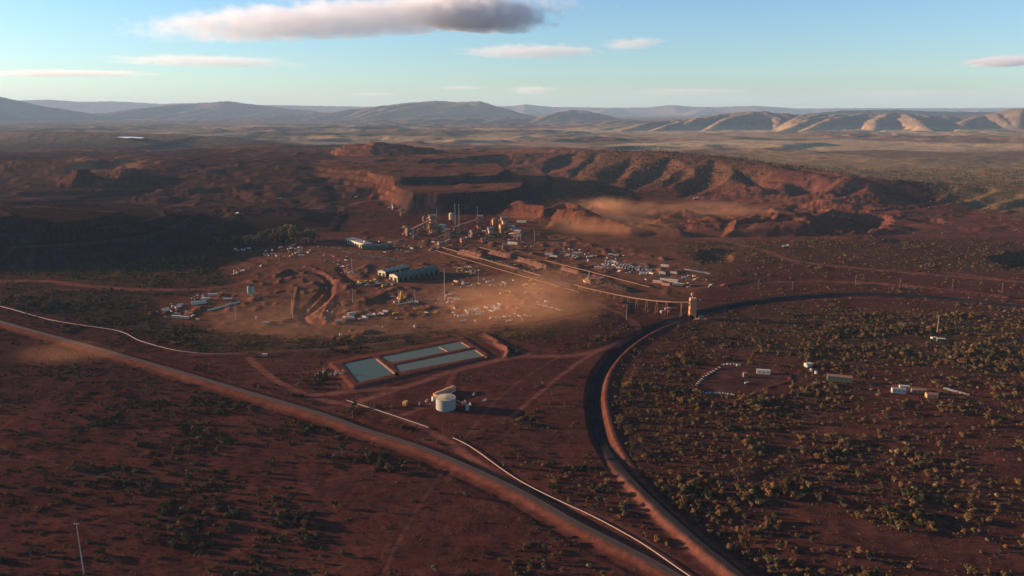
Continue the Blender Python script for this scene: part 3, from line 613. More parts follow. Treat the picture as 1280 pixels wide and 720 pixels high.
# ------------------------------------------------------------------ mesh builder
class MB:
    def __init__(s): s.v = []; s.f = []; s.m = []
    def add(s, v, f, mi=0):
        b = len(s.v); s.v += [tuple(p) for p in v]; s.f += [tuple(b + i for i in q) for q in f]; s.m += [mi] * len(f); return s
    def box(s, c, d, rot=0, mi=0, top=1.0):
        x, y, z = [k / 2 for k in d]; cr, sr = math.cos(rot), math.sin(rot); v = []
        for Z in (-z, z):
            t = top if Z > 0 else 1
            for X, Y in ((-x * t, -y * t), (x * t, -y * t), (x * t, y * t), (-x * t, y * t)): v.append((c[0] + X * cr - Y * sr, c[1] + X * sr + Y * cr, c[2] + Z))
        return s.add(v, [(3, 2, 1, 0), (4, 5, 6, 7), (0, 1, 5, 4), (1, 2, 6, 5), (2, 3, 7, 6), (3, 0, 4, 7)], mi)
    def tube(s, a, b, r0, r1=None, n=8, mi=0, cap=True):
        r1 = r0 if r1 is None else r1; a = Vector(a); b = Vector(b); d = (b - a).normalized()
        u = d.cross(Vector((0, 0, 1))); u = Vector((1, 0, 0)) if u.length < 1e-3 else u.normalized(); w_ = d.cross(u)
        v = [a + (u * math.cos(2 * math.pi * i / n) + w_ * math.sin(2 * math.pi * i / n)) * r0 for i in range(n)] + [b + (u * math.cos(2 * math.pi * i / n) + w_ * math.sin(2 * math.pi * i / n)) * r1 for i in range(n)]
        f = [(i, i + n, (i + 1) % n + n, (i + 1) % n) for i in range(n)]
        if cap: f += [tuple(range(n)), tuple(range(2 * n - 1, n - 1, -1))]
        return s.add(v, f, mi)
    def beam(s, a, b, w_, h, mi=0):
        """rectangular bar from a to b"""
        a = Vector(a); b = Vector(b); d = (b - a).normalized(); u = d.cross(Vector((0, 0, 1)))
        u = Vector((1, 0, 0)) if u.length < 1e-3 else u.normalized(); n = u.cross(d); v = []
        for p in (a, b):
            for i, j in ((-1, -1), (1, -1), (1, 1), (-1, 1)): v.append(p + u * (i * w_ / 2) + n * (j * h / 2))
        return s.add(v, [(0, 1, 2, 3), (7, 6, 5, 4), (0, 4, 5, 1), (1, 5, 6, 2), (2, 6, 7, 3), (3, 7, 4, 0)], mi)
    def gable(s, c, L, W, h, rise, rot=0, over=0, mi=0, th=.35):
        """two roof slabs, ridge along local x; c = centre at eave height"""
        cr, sr = math.cos(rot), math.sin(rot)
        T = lambda x, y, z: (c[0] + x * cr - y * sr, c[1] + x * sr + y * cr, c[2] + z)
        l = L / 2 + over; w_ = W / 2 + over; e = -rise * over / (W / 2)
        for sg in (-1, 1):
            v = [T(-l, 0, rise), T(l, 0, rise), T(l, sg * w_, e), T(-l, sg * w_, e)]; v += [(a, b, z + th) for a, b, z in v]
            s.add(v, [(0, 1, 2, 3), (7, 6, 5, 4), (0, 4, 5, 1), (1, 5, 6, 2), (2, 6, 7, 3), (3, 7, 4, 0)], mi)
        return s
    def house(s, c, L, W, h, rise, rot=0, mi=0):
        cr, sr = math.cos(rot), math.sin(rot); T = lambda x, y, z: (c[0] + x * cr - y * sr, c[1] + x * sr + y * cr, c[2] + z)
        l, w_ = L / 2, W / 2
        v = [T(-l, -w_, 0), T(l, -w_, 0), T(l, w_, 0), T(-l, w_, 0), T(-l, -w_, h), T(l, -w_, h), T(l, w_, h), T(-l, w_, h), T(-l, 0, h + rise), T(l, 0, h + rise)]
        return s.add(v, [(0, 1, 5, 4), (2, 3, 7, 6), (1, 2, 6, 9, 5), (3, 0, 4, 8, 7), (0, 3, 2, 1)], mi)
    def build(s, name, mats, parent=None, smooth=False):
        me = bpy.data.meshes.new(name); me.from_pydata(s.v, [], s.f)
        for m in (mats if isinstance(mats, (list, tuple)) else [mats]): me.materials.append(m)
        me.polygons.foreach_set('material_index', s.m)
        if smooth: me.polygons.foreach_set('use_smooth', [True] * len(s.f))
        me.update(); o = bpy.data.objects.new(name, me); col.objects.link(o)
        if parent: o.parent = parent
        return o
def empty(name, loc, rz, label, cat, group=None):
    o = bpy.data.objects.new(name, None); col.objects.link(o); o.location = loc; o.rotation_euler = (0, 0, rz); o.empty_display_size = 2
    return tagt(o, label, cat, group)
def ground_at(px, py):
    z = 0.0
    for _ in range(6):
        x, y = P(px, py, z); z = .5 * z + .5 * hz(x, y) if _ < 5 else hz(x, y)
    return x, y, z
def dup(o, loc, rz=0, label=None, group=None, sc_=1.0, cat=None):
    c = o.copy(); col.objects.link(c); c.location = loc; c.rotation_euler = (0, 0, rz); c.scale = (sc_,) * 3
    if label: c['label'] = label
    if group: c['group'] = group
    if cat: c['category'] = cat
    for ch in list(o.children):
        k = ch.copy(); col.objects.link(k); k.parent = c; k.matrix_parent_inverse = ch.matrix_parent_inverse.copy()
        for g in list(ch.children):
            q = g.copy(); col.objects.link(q); q.parent = k
    return c

MAT = dict(
    cream=simple('cream_cladding', (.42, .38, .26), .6), green=simple('green_cladding', (.085, .10, .065), .6), roofg=simple('grey_green_roof', (.085, .085, .068), .5),
    roofc=simple('pale_roof', (.26, .20, .15), .5), white=simple('white_paint', (.42, .35, .28), .4, var=.1), dark=simple('dark_opening', (.015, .015, .018), .8),
    steel=simple('galvanised_steel', (.34, .32, .30), .45, .5), rust=simple('dusty_orange_steel', (.50, .23, .11), .8, var=.4, scale=.6), rust2=simple('dusty_brown_steel', (.24, .12, .075), .85, var=.4, scale=.6),
    belt=simple('conveyor_dust', (.23, .125, .075), .8), glass=simple('cab_glass', (.02, .03, .035), .1), tyre=simple('rubber', (.02, .02, .02), .8),
    ore=simple('dark_ore', (.045, .024, .019), .95, var=.3, scale=.15), ore2=simple('brown_ore', (.13, .055, .036), .95, var=.3, scale=.15),
    tank=simple('cream_tank_steel', (.27, .27, .235), .5, .1, var=.15, scale=.4), tankroof=simple('dusty_tank_roof', (.42, .31, .19), .7, var=.3, scale=.25),
    silo=simple('pale_green_silo', (.30, .36, .26), .6), yellow=simple('yellow_machine_paint', (.55, .32, .06), .5), blue=simple('blue_tarpaulin', (.18, .27, .38), .6), red=simple('red_paint', (.45, .08, .05), .5),
    trunk=simple('pale_bark', (.20, .15, .11), .9), pipe=simple('white_pipe', (.32, .23, .19), .6, var=.06), asphalt=simple('worn_asphalt', (.070, .043, .030), .85, var=.2, scale=.08),
    line=simple('road_paint', (.22, .18, .14), .7, var=.3), rail=simple('rail_steel', (.03, .026, .024), .8, 0), sleeper=simple('concrete_sleeper', (.026, .023, .022), .95), ledge=simple('pale_liner', (.36, .16, .10), .8),
)

# ------------------------------------------------------------------ road, railway, pipeline
def resample(pts, step):
    out = [pts[0]]; acc = 0
    for a, b in zip(pts[:-1], pts[1:]):
        L = math.hypot(b[0] - a[0], b[1] - a[1]); d = step - acc
        while d <= L: t = d / L; out.append((a[0] + (b[0] - a[0]) * t, a[1] + (b[1] - a[1]) * t)); d += step
        acc = (acc + L) % step
    return out
def ribbon(name, pts, offs, dz, mat, step=6, zfun=None):
    p = resample(pts, step); n = len(p); p = np.array(p); t = np.gradient(p, axis=0); t /= np.linalg.norm(t, axis=1)[:, None]; nr = np.stack([-t[:, 1], t[:, 0]], 1)
    zc = H(p[:, 0], p[:, 1]); zc = np.convolve(np.pad(zc, 3, 'edge'), np.ones(7) / 7, 'valid')
    v = []; 
    for o_ in offs: q = p + nr * o_; v.append(np.column_stack([q, zc + dz]))
    k = len(offs); V = np.stack(v, 1).reshape(-1, 3)
    f = [(i * k + j, i * k + j + 1, (i + 1) * k + j + 1, (i + 1) * k + j) for i in range(n - 1) for j in range(k - 1)]
    me = bpy.data.meshes.new(name); me.from_pydata(V.tolist(), [], f); me.materials.append(mat); me.update()
    o = bpy.data.objects.new(name, me); col.objects.link(o); return o, p, zc, nr
o, *_ = ribbon('road', HWY, (-2.9, 2.9), .22, MAT['asphalt']); o['kind'] = 'structure'
for sd in (-2.8, 2.8):
    o, *_ = ribbon('road_marking', HWY, (sd - .1, sd + .1), .226, MAT['line']); o['kind'] = 'structure'
RAILV = [p for p in RAIL]
def rail_track(off0, start=0):
    p = np.array(resample(RAIL, 3.0)); p = p[:560]
    t = np.gradient(p, axis=0); t /= np.linalg.norm(t, axis=1)[:, None]; nr = np.stack([-t[:, 1], t[:, 0]], 1)
    zc = H(p[:, 0], p[:, 1]); zc = np.convolve(np.pad(zc, 4, 'edge'), np.ones(9) / 9, 'valid') + .3
    b = MB()
    for i in range(start, len(p) - 1):
        off = off0 * min(1, max(0, (i - 55) / 50))
        for g in (-.75, .75):
            a = p[i] + nr[i] * (off + g); c = p[i + 1] + nr[i + 1] * (off + g); b.beam((*a, zc[i] + .25), (*c, zc[i + 1] + .25), .12, .18, 0)
        if i < 420:
            a = p[i] + nr[i] * (off - 1.3); c = p[i] + nr[i] * (off + 1.3); b.beam((*a, zc[i] + .05), (*c, zc[i] + .05), .5, .2, 1)
    o = b.build('railway_track', [MAT['rail'], MAT['sleeper']]); o['kind'] = 'structure'
rail_track(-2.4); rail_track(2.4, 60)
def pipeline(name, pts, label, lift=1.2, r=.36, step=12):
    p = resample(pts, step); b = MB(); z = H(np.array([q[0] for q in p]), np.array([q[1] for q in p])); z = np.convolve(np.pad(z, 2, 'edge'), np.ones(5) / 5, 'valid') + lift
    for i in range(len(p) - 1):
        b.tube((*p[i], z[i]), (*p[i + 1], z[i + 1]), r, n=8, cap=False)
    e = empty(name, (0, 0, 0), 0, label, 'pipeline'); 
    sb = []
    for i in range(0, len(p), 2): sb.append(MB().box((p[i][0], p[i][1], z[i] - lift / 2 - .2), (.5, .5, lift + .2)))
    b.build('pipe', MAT['pipe'], e, smooth=True); 
    for q_ in sb: q_.build('support', MAT['sleeper'], e)
pipeline('water_pipeline', PIPE1, 'white pipeline running down from the left edge to the small white hut above the road')
pipeline('water_pipeline', PIPE2, 'short straight white pipeline between the ponds and the road')
pipeline('water_pipeline', PIPE3, 'white pipeline beside the paved road at the bottom')

# ------------------------------------------------------------------ ponds and lake
def water_mat(c):
    m, nt, b = newmat('pond_water'); b.inputs['Base Color'].default_value = (*c, 1); b.inputs['Roughness'].default_value = .45; b.inputs['Specular IOR Level'].default_value = .10
    no = N(nt, 'ShaderNodeTexNoise'); no.inputs['Scale'].default_value = .6; bu = N(nt, 'ShaderNodeBump'); bu.inputs['Strength'].default_value = .08
    geo = N(nt, 'ShaderNodeNewGeometry'); nt.links.new(geo.outputs['Position'], no.inputs['Vector']); nt.links.new(no.outputs['Fac'], bu.inputs['Height']); nt.links.new(bu.outputs[0], b.inputs['Normal']); return m
WM = water_mat((.060, .088, .060)); WM2 = water_mat((.085, .100, .062))
for i, p in enumerate(PONDS):
    b = MB(); b.add([(x, y, POND_Z) for x, y in p], [tuple(range(len(p)))]); o = b.build('pond_water', WM if i == 0 else WM2); o['kind'] = 'structure'
lk = [RY(144, 171.5, 6300), RY(178, 172.4, 6300), RY(177, 170.6, 6700), RY(150, 170.4, 6700)]
zl = max(hz(x, y) for x, y, z in lk) + 2
b = MB(); b.add([(x, y, zl) for x, y, z in [RY(a, c_, 6300) for a, c_ in ((143, 169.4), (148, 171.4), (162, 172.2), (176, 172.6), (180, 171), (165, 170.6), (152, 170))]], [tuple(range(7))])
lkm, ltn, lb = newmat('salt_lake'); lb.inputs['Base Color'].default_value = (.8, .8, .82, 1)
LKP = []
def hit(px, py, y0=4300., y1=9500.):
    Ys = np.arange(y0, y1, 12.); a = (px - 640) / FPX; b_ = (360 - py) / FPX; t = Ys / (cT + b_ * sT)
    zr = CAMH + (-sT + b_ * cT) * t; zh = H(a * t, Ys); i = np.nonzero(zh >= zr)[0]; i = i[0] if len(i) else int(np.argmin(np.abs(zh - zr)))
    return a * t[i], Ys[i], zh[i]
c0 = hit(161, 171.5)
zl = c0[2] + 2.5
LKP = [P(a, c_, zl) for a, c_ in ((142, 170.2), (148, 171.6), (158, 172.7), (164, 172.2), (176, 172.9), (181, 171.8), (168, 171.1), (152, 170.4))]
b = MB(); b.add([(x, y, zl) for x, y in LKP], [tuple(range(8))]); o = b.build('lake_water', lkm); o['kind'] = 'structure'

# ------------------------------------------------------------------ plants
def leaf_mat(name, c1, c2):
    m, nt, b = newmat(name); L = nt.links.new
    oi = N(nt, 'ShaderNodeObjectInfo'); geo = N(nt, 'ShaderNodeNewGeometry'); no = N(nt, 'ShaderNodeTexNoise'); no.inputs['Scale'].default_value = 1.3
    tc = N(nt, 'ShaderNodeTexCoord'); L(tc.outputs['Object'], no.inputs['Vector'])
    a = N(nt, 'ShaderNodeMath', operation='MULTIPLY_ADD'); a.inputs[1].default_value = .6; L(no.outputs['Fac'], a.inputs[0]); L(oi.outputs['Random'], a.inputs[2])
    s_ = N(nt, 'ShaderNodeMath', operation='SUBTRACT'); s_.inputs[1].default_value = .3; L(a.outputs[0], s_.inputs[0])
    mx = N(nt, 'ShaderNodeMix', data_type='RGBA'); mx.inputs[6].default_value = (*c1, 1); mx.inputs[7].default_value = (*c2, 1); L(s_.outputs[0], mx.inputs[0])
    L(mx.outputs[2], b.inputs['Base Color']); b.inputs['Roughness'].default_value = .9; b.inputs['Specular IOR Level'].default_value = .05
    return m
LM = [leaf_mat('olive_leaves', (.045, .036, .017), (.135, .090, .036)), leaf_mat('bronze_leaves', (.075, .042, .018), (.22, .112, .042)), leaf_mat('pale_leaves', (.11, .078, .040), (.23, .155, .075)), leaf_mat('dark_leaves', (.026, .027, .016), (.056, .050, .024))]
def shrub_mesh(seed, kind):
    rr = random.Random(seed); b = MB(); cl = []
    n = {'round': 5, 'spread': 8, 'tuft': 4, 'tree': 9}[kind]
    for i in range(n):
        a = rr.random() * 6.28; q = rr.random() ** .5 * {'round': .42, 'spread': .8, 'tuft': .7, 'tree': .65}[kind]
        z = {'round': .55, 'spread': .35, 'tuft': .15, 'tree': 1.15}[kind] * (.7 + .6 * rr.random())
        cl.append((q * math.cos(a), q * math.sin(a), z, {'round': .48, 'spread': .36, 'tuft': .28, 'tree': .40}[kind] * (.7 + .6 * rr.random())))
    per = {'round': 46, 'spread': 34, 'tuft': 20, 'tree': 34}[kind]
    for cx, cy, cz, r in cl:
        if kind != 'tuft': b.tube((0, 0, 0), (cx * .8, cy * .8, cz * .9), .05, .02, 4, 1, False)
        for k in range(per):
            d = Vector((rr.gauss(0, 1), rr.gauss(0, 1), rr.gauss(0, 1))).normalized() * r * (.75 + .3 * rr.random()); d.z *= .8
            c = Vector((cx, cy, cz)) + d
            if c.z < .03: c.z = .03 + .1 * rr.random()
            nrm = (d.normalized() + Vector((rr.gauss(0, .5), rr.gauss(0, .5), rr.gauss(0, .5)))).normalized()
            u = nrm.orthogonal().normalized(); u.rotate(Matrix.Rotation(rr.random() * 6.28, 3, nrm)); v_ = nrm.cross(u); s_ = r * (.20 + .16 * rr.random())
            b.add([c + u * s_, c + v_ * s_, c - u * s_ * 1.1, c - v_ * s_], [(0, 1, 2, 3)], 0)
    return b
PROTO = []
for i, (kd, mi) in enumerate([('round', 0), ('round', 1), ('spread', 0), ('spread', 1), ('tree', 1), ('tree', 0), ('tuft', 2), ('round', 2), ('spread', 3), ('tree', 3)]):
    o = shrub_mesh(100 + i, kd).build('shrub_shape', [LM[mi], MAT['trunk']]); col.objects.unlink(o); PROTO.append((o, kd, mi))
def scatter():
    X = []; 
    def cand(n, x0, x1, y0, y1): return rng.uniform(x0, x1, n), rng.uniform(y0, y1, n)
    outs = []
    for (ya, yb, dens, sc_lo) in [(395, 560, .050, 0), (560, 800, .044, 0), (800, 1150, .036, 0), (1150, 1800, .022, 0), (1800, 2800, .007, 1), (2800, 3900, .0035, 2.2)]:
        xm = yb * .80; n = int(2 * xm * (yb - ya) * dens); x, y = cand(n, -xm, xm, ya, yb)
        keep = np.abs(x) < y * .78; x, y = x[keep], y[keep]; u, v = proj(x, y)
        D = scrub_density(x, y, u, v)
        cl = fbm(x / 62, y / 30, 91, 4); cl2 = fbm(x / 9, y / 9, 95, 2)
        pr = D * sstep(.66 - .38 * D, .76 - .38 * D, cl * .8 + cl2 * .2 + .09)
        pr = np.maximum(pr, D * .085)
        k = rng.random(len(x)) < pr
        x, y, D = x[k], y[k], D[k]
        ok = np.ones(len(x), bool)
        for L_, w_ in ((HWY, 16), (RAIL, 17)): ok &= dline(x, y, L_)[0] > w_
        for L_ in (PIPE1, PIPE2, PIPE3): ok &= dline(x, y, L_)[0] > 3
        for pts, wd, st in TRACKS:
            if st > .45: ok &= dline(x, y, pts)[0] > wd * .6 + 1
        ok &= sdpoly(x, y, POND_OUT) > 8
        for pts, *_r in PLT: ok &= sdpoly(x, y, pts) > 25
        outs.append((x[ok], y[ok], D[ok], np.full(ok.sum(), sc_lo)))
    x = np.concatenate([o[0] for o in outs]); y = np.concatenate([o[1] for o in outs]); D = np.concatenate([o[2] for o in outs]); fr = np.concatenate([o[3] for o in outs])
    z = H(x, y); return x, y, z, D, fr
SX, SY, SZ, SD, SF = scatter()
nb_ = len(SX)
def tufts(n, y0, y1):
    y = np.sqrt(rng.uniform(y0 * y0, y1 * y1, n)); x = rng.uniform(-.76, .76, n) * y; u, v = proj(x, y)
    k = (rng.random(n) < .25 + fbm(x / 25, y / 25, 301, 3)) ; x, y, u, v = x[k], y[k], u[k], v[k]; ok = scrub_density(x, y, u, v) > .08
    for L_, w_ in ((HWY, 12), (RAIL, 16)): ok &= dline(x, y, L_)[0] > w_
    for pts, wd, st in TRACKS:
        if st > .45: ok &= dline(x, y, pts)[0] > wd * .55
    ok &= sdpoly(x, y, POND_OUT) > 6
    return x[ok], y[ok]
tx, ty = tufts(42000, 400, 1150)
SX = np.concatenate([SX, tx]); SY = np.concatenate([SY, ty]); SZ = np.concatenate([SZ, H(tx, ty)]); SD = np.concatenate([SD, np.zeros(len(tx))]); SF = np.concatenate([SF, np.zeros(len(tx))])
nS = len(SX); print('shrubs', nS)
q = rng.random(nS); big = fbm(SX / 45, SY / 45, 99, 3)
SS = .55 + 2.3 * q ** 2.2 + 1.7 * sstep(.5, .65, big) * (.3 + .7 * rng.random(nS)) + SF * 1.2
SS *= .8 + .3 * SD
SS[nb_:] = .28 + .6 * rng.random(nS - nb_) ** 1.5
u_, v_ = proj(SX, SY, SZ)
SK = np.where(SS < 1.0, rng.choice([6, 7, 0, 6, 1], nS), rng.choice([0, 1, 2, 3, 4, 5, 1, 4, 8, 7, 9], nS))
left = (u_ < 700) & (v_ > 380) & (SS > .8); SK = np.where(left & (rng.random(nS) < .5), rng.choice([0, 2, 8, 5], nS), SK)
inview = (u_ > 4) & (u_ < 1276) & (v_ < 716)
order = np.argsort(-(np.where(inview, SS / SY, 0))); ind = order[:290]; rest = order[290:]
knd = {'round': ('shrub', 'rounded', 'shrub'), 'spread': ('shrub', 'wide', 'shrub'), 'tree': ('small_tree', 'upright', 'tree'), 'tuft': ('grass_tuft', 'low', 'grass tuft')}
mcol = ['olive', 'bronze', 'straw coloured', 'dark green']
for i in ind:
    pr, kd, mi = PROTO[SK[i]]; o = bpy.data.objects.new(knd[kd][0], pr.data); col.objects.link(o)
    o.location = (SX[i], SY[i], SZ[i] - .05); o.rotation_euler = (0, 0, rng.random() * 6.28); s_ = SS[i]; o.scale = (s_, s_, s_ * (.85 + .3 * rng.random()))
    d, sd_, _, _ = dline(np.array([SX[i]]), np.array([SY[i]]), RAIL)
    d2, s2, _, _ = dline(np.array([SX[i]]), np.array([SY[i]]), HWY)
    U, V = u_[i], v_[i]
    if s2[0] < 0:
        reg = 'against the lower bank of the paved road' if d2[0] < 32 else 'around the tall pale pole' if U < 190 and V > 560 else 'near the left edge' if U < 190 else 'midway along the bottom edge' if V > 650 else 'on the open plain below the paved road'
    elif -sd_[0] > 0:
        reg = 'against the inner side of the railway' if d[0] < 40 else 'near the bottom right corner' if V > 640 and U > 1120 else 'near the right edge' if U > 1120 else 'near the bottom edge right of the railway' if V > 650 else 'in the thicket right of the railway' if U < 980 else 'on the plain right of the thicket'
    else: reg = 'against the outer side of the railway' if d[0] < 40 else 'between the pipeline and the railway'
    sz = 'large' if SS[i] > 3.6 else 'mid-sized' if SS[i] > 2.6 else 'small'
    tagt(o, f'{sz} {mcol[mi]} {knd[kd][1]} {knd[kd][2]} {reg}', knd[kd][2], f'{sz} {mcol[mi]} {knd[kd][1]} plants {reg}')
# everything smaller or farther: one scrub object with instances
pc = bpy.data.collections.new('scrub_shapes')
for o, *_ in PROTO: pc.objects.link(o)
me = bpy.data.meshes.new('scrub'); me.vertices.add(len(rest)); me.vertices.foreach_set('co', np.stack([SX[rest], SY[rest], SZ[rest] - .05], 1).ravel())
names = sorted(range(len(PROTO)), key=lambda i: PROTO[i][0].name); inv = {k: j for j, k in enumerate(names)}
a = me.attributes.new('idx', 'INT', 'POINT'); a.data.foreach_set('value', np.array([inv[int(k)] for k in SK[rest]], np.int32))
a = me.attributes.new('siz', 'FLOAT', 'POINT'); a.data.foreach_set('value', SS[rest].astype(np.float32))
a = me.attributes.new('rot', 'FLOAT_VECTOR', 'POINT'); a.data.foreach_set('vector', np.stack([np.zeros(len(rest)), np.zeros(len(rest)), rng.random(len(rest)) * 6.28], 1).ravel().astype(np.float32))
scrub = bpy.data.objects.new('scrub', me); col.objects.link(scrub); scrub['kind'] = 'stuff'; scrub['label'] = 'scrub of olive and bronze bushes covering the red plain'
ng = bpy.data.node_groups.new('scrub_nodes', 'GeometryNodeTree')
ng.interface.new_socket('Geometry', in_out='INPUT', socket_type='NodeSocketGeometry'); ng.interface.new_socket('Geometry', in_out='OUTPUT', socket_type='NodeSocketGeometry')
gi = ng.nodes.new('NodeGroupInput'); go = ng.nodes.new('NodeGroupOutput'); iop = ng.nodes.new('GeometryNodeInstanceOnPoints'); ci = ng.nodes.new('GeometryNodeCollectionInfo')
ci.inputs['Collection'].default_value = pc; ci.inputs['Separate Children'].default_value = True; ci.inputs['Reset Children'].default_value = True; iop.inputs['Pick Instance'].default_value = True
def nat(nm, tp): n = ng.nodes.new('GeometryNodeInputNamedAttribute'); n.data_type = tp; n.inputs[0].default_value = nm; return n.outputs[0]
ng.links.new(gi.outputs[0], iop.inputs['Points']); ng.links.new(ci.outputs[0], iop.inputs['Instance']); ng.links.new(nat('idx', 'INT'), iop.inputs['Instance Index'])
ng.links.new(nat('rot', 'FLOAT_VECTOR'), iop.inputs['Rotation']); ng.links.new(nat('siz', 'FLOAT'), iop.inputs['Scale']); ng.links.new(iop.outputs[0], go.inputs[0])
md = scrub.modifiers.new('scatter', 'NODES'); md.node_group = ng

def gum_tree(x, y, z, r, seed, mi, label, group):
    e = empty('gum_tree', (x, y, z), 0, label, 'tree', group); rr = random.Random(seed); t = MB(); c = MB()
    t.tube((0, 0, -.3), (0, 0, r * .8), r * .07, r * .045, 6)
    for i in range(15):
        a = rr.random() * 6.28; q = r * rr.random() ** .5 * .85; h = r * (1.0 + .75 * rr.random()); p = Vector((q * math.cos(a), q * math.sin(a), h * (1 - .18 * (q / r) ** 2)))
        t.tube((0, 0, r * .7), tuple(p), r * .03, r * .01, 4)
        for k in range(60):
            d = Vector((rr.gauss(0, 1), rr.gauss(0, 1), rr.gauss(0, 1))).normalized() * r * .36 * (.6 + .5 * rr.random()); d.z *= .75; q_ = p + d
            nrm = (d.normalized() + Vector((rr.gauss(0, .6), rr.gauss(0, .6), rr.gauss(0, .6)))).normalized(); u = nrm.orthogonal().normalized(); v2 = nrm.cross(u); s_ = r * (.05 + .05 * rr.random())
            c.add([q_ + u * s_, q_ + v2 * s_, q_ - u * s_, q_ - v2 * s_], [(0, 1, 2, 3)])
    t.build('trunk', MAT['trunk'], e); c.build('crown', LM[mi], e)
for i, (px, py, r, mi) in enumerate([(272, 304, 6, 0), (282, 303, 6, 0), (292, 303, 7, 0), (308, 306, 8, 2), (316, 305, 9, 0), (322, 306, 8, 2), (330, 302, 10, 0), (336, 300, 11, 0), (344, 304, 9, 0), (350, 300, 13, 2), (358, 304, 12, 0), (364, 299, 14, 2), (370, 305, 12, 0), (378, 304, 11, 0), (386, 303, 13, 2), (394, 304, 9, 0), (300, 304, 6, 0), (288, 306, 5, 0)]):
    x, y, z = ground_at(px, py); gum_tree(x, y, z, r * 1.35, i, mi, ['olive gum tree with a broad crown in the grove behind the offices', '', 'gum tree with leaves paled for sun in the grove behind the offices', ''][mi], 'gum trees in the grove behind the offices')  # lighter leaf colours stand in for sunlight on the shaded grove

# ------------------------------------------------------------------ buildings of the mine
def tp(px, py, z=None):
    x, y, g = ground_at(px, py); return Vector((x, y, g if z is None else z))
def big_shed(pxa, pxb, W, h, rise, label, cat='shed', wall='green', end='cream', roof='roofg', doors=3, side=1, group=None):
    """pxa = front corner of the gable end, pxb = far end of the long front wall (pixels); the shed lies on the left of a->b"""
    a = tp(*pxa); b = tp(*pxb); d = (b - a); d.z = 0; L = d.length; d.normalize(); n = Vector((-d.y, d.x, 0)) * side
    c = (a + b) / 2 + n * W / 2; z = min(a.z, b.z); rz = math.atan2(d.y, d.x)
    e = empty('industrial_shed', (c.x, c.y, z - .3), rz, label, cat, group)
    MB().house((0, 0, 0), L, W, h, rise * .98).build('wall', MAT[wall], e)
    MB().gable((0, 0, h), L, W, 0, rise, 0, .8).build('roof', MAT[roof], e)
    # gable end cladding with tall door openings
    g = MB(); l = -L / 2 - .12; y0 = -W / 2; 
    g.add([(l, -W / 2, 0), (l, W / 2, 0), (l, W / 2, h), (l, 0, h + rise * .97), (l, -W / 2, h)], [(0, 1, 2, 3, 4)][::1]); g.build('gable_end', MAT[end], e)
    for i in range(doors):
        y = -W / 2 + W * (i + .5) / doors; MB().box((l - .1, y, h * .33), (.2, W / doors * .62, h * .66)).build('door', MAT['dark'], e)
    nv = max(3, int(L / 12)); v = MB(); 
    for i in range(nv): MB().box((-L / 2 + L * (i + .5) / nv, 0, h + rise + .6), (5, 2.0, .9)).build('roof_vent', MAT['roofg'], e)
    for sgn in (-1, 1):
        for i in range(nv): MB().box((-L / 2 + L * (i + .5) / nv, sgn * (W / 2 + .08), h * .3), (L / nv * .45, .2, h * .55)).build('side_door', MAT['dark'], e)
    return e
big_shed((497, 353), (549, 342), 23, 11.5, 3, 'longest green workshop shed, its cream gable end turned to the left', doors=2)
big_shed((482, 346), (512, 339), 20, 9.5, 2.5, 'cream ended green shed half hidden behind the longest green workshop', doors=2, roof='roofc')
# cream office with a row of dark bays
a = tp(431, 304); b = tp(454, 311); d = b - a; d.z = 0; L = d.length; d.normalize(); n = Vector((-d.y, d.x, 0)); c = (a + b) / 2 + n * 12
e = empty('workshop', (c.x, c.y, a.z - .2), math.atan2(d.y, d.x), 'cream workshop with a row of dark bays and pale flat roof near the tree grove', 'workshop')
MB().box((0, 0, 5.5), (L, 20, 11)).build('wall', MAT['cream'], e); MB().box((0, 0, 11.4), (L + 2, 22, .8)).build('roof', MAT['roofc'], e)
nb = 8
for i in range(nb): MB().box((-L / 2 + L * (i + .5) / nb, -10.1, 4), (L / nb * .55, .3, 7)).build('bay_door', MAT['dark'], e)
MB().box((L * .3, 2, 13), (6, 5, 3)).build('roof_unit', MAT['white'], e)
a = tp(456, 311); e = empty('industrial_shed', (a.x + 22, a.y + 8, a.z), .25, 'low dark green shed touching the right side of the cream workshop', 'shed')
MB().house((0, 0, 0), 60, 20, 7, 2.5).build('wall', MAT['green'], e); MB().gable((0, 0, 7), 60, 20, 0, 2.5, 0, .6).build('roof', MAT['green'], e)

def hut(px, py, L, W, h, rz, label, wall='white', roof='white', group=None, name='site_hut', cat='site hut', parts=True, flat=True):
    p = tp(px, py); e = empty(name, (p.x, p.y, p.z), rz, label, cat, group)
    MB().box((0, 0, h / 2), (L, W, h)).build('wall', MAT[wall], e)
    if flat: MB().box((0, 0, h + .12), (L + .5, W + .5, .25)).build('roof', MAT[roof], e)
    else: MB().gable((0, 0, h), L, W, 0, W * .16, 0, .4, th=.15).build('roof', MAT[roof], e)
    if parts:
        k = max(2, int(L / 4))
        for i in range(k): MB().box((-L / 2 + L * (i + .5) / k, -W / 2 - .03, h * .55), (1.3, .08, 1.1)).build('window', MAT['glass'], e)
        MB().box((-L / 2 - .03, 0, 1.05), (.08, 1, 2.1)).build('door', MAT['dark'], e)
    return e
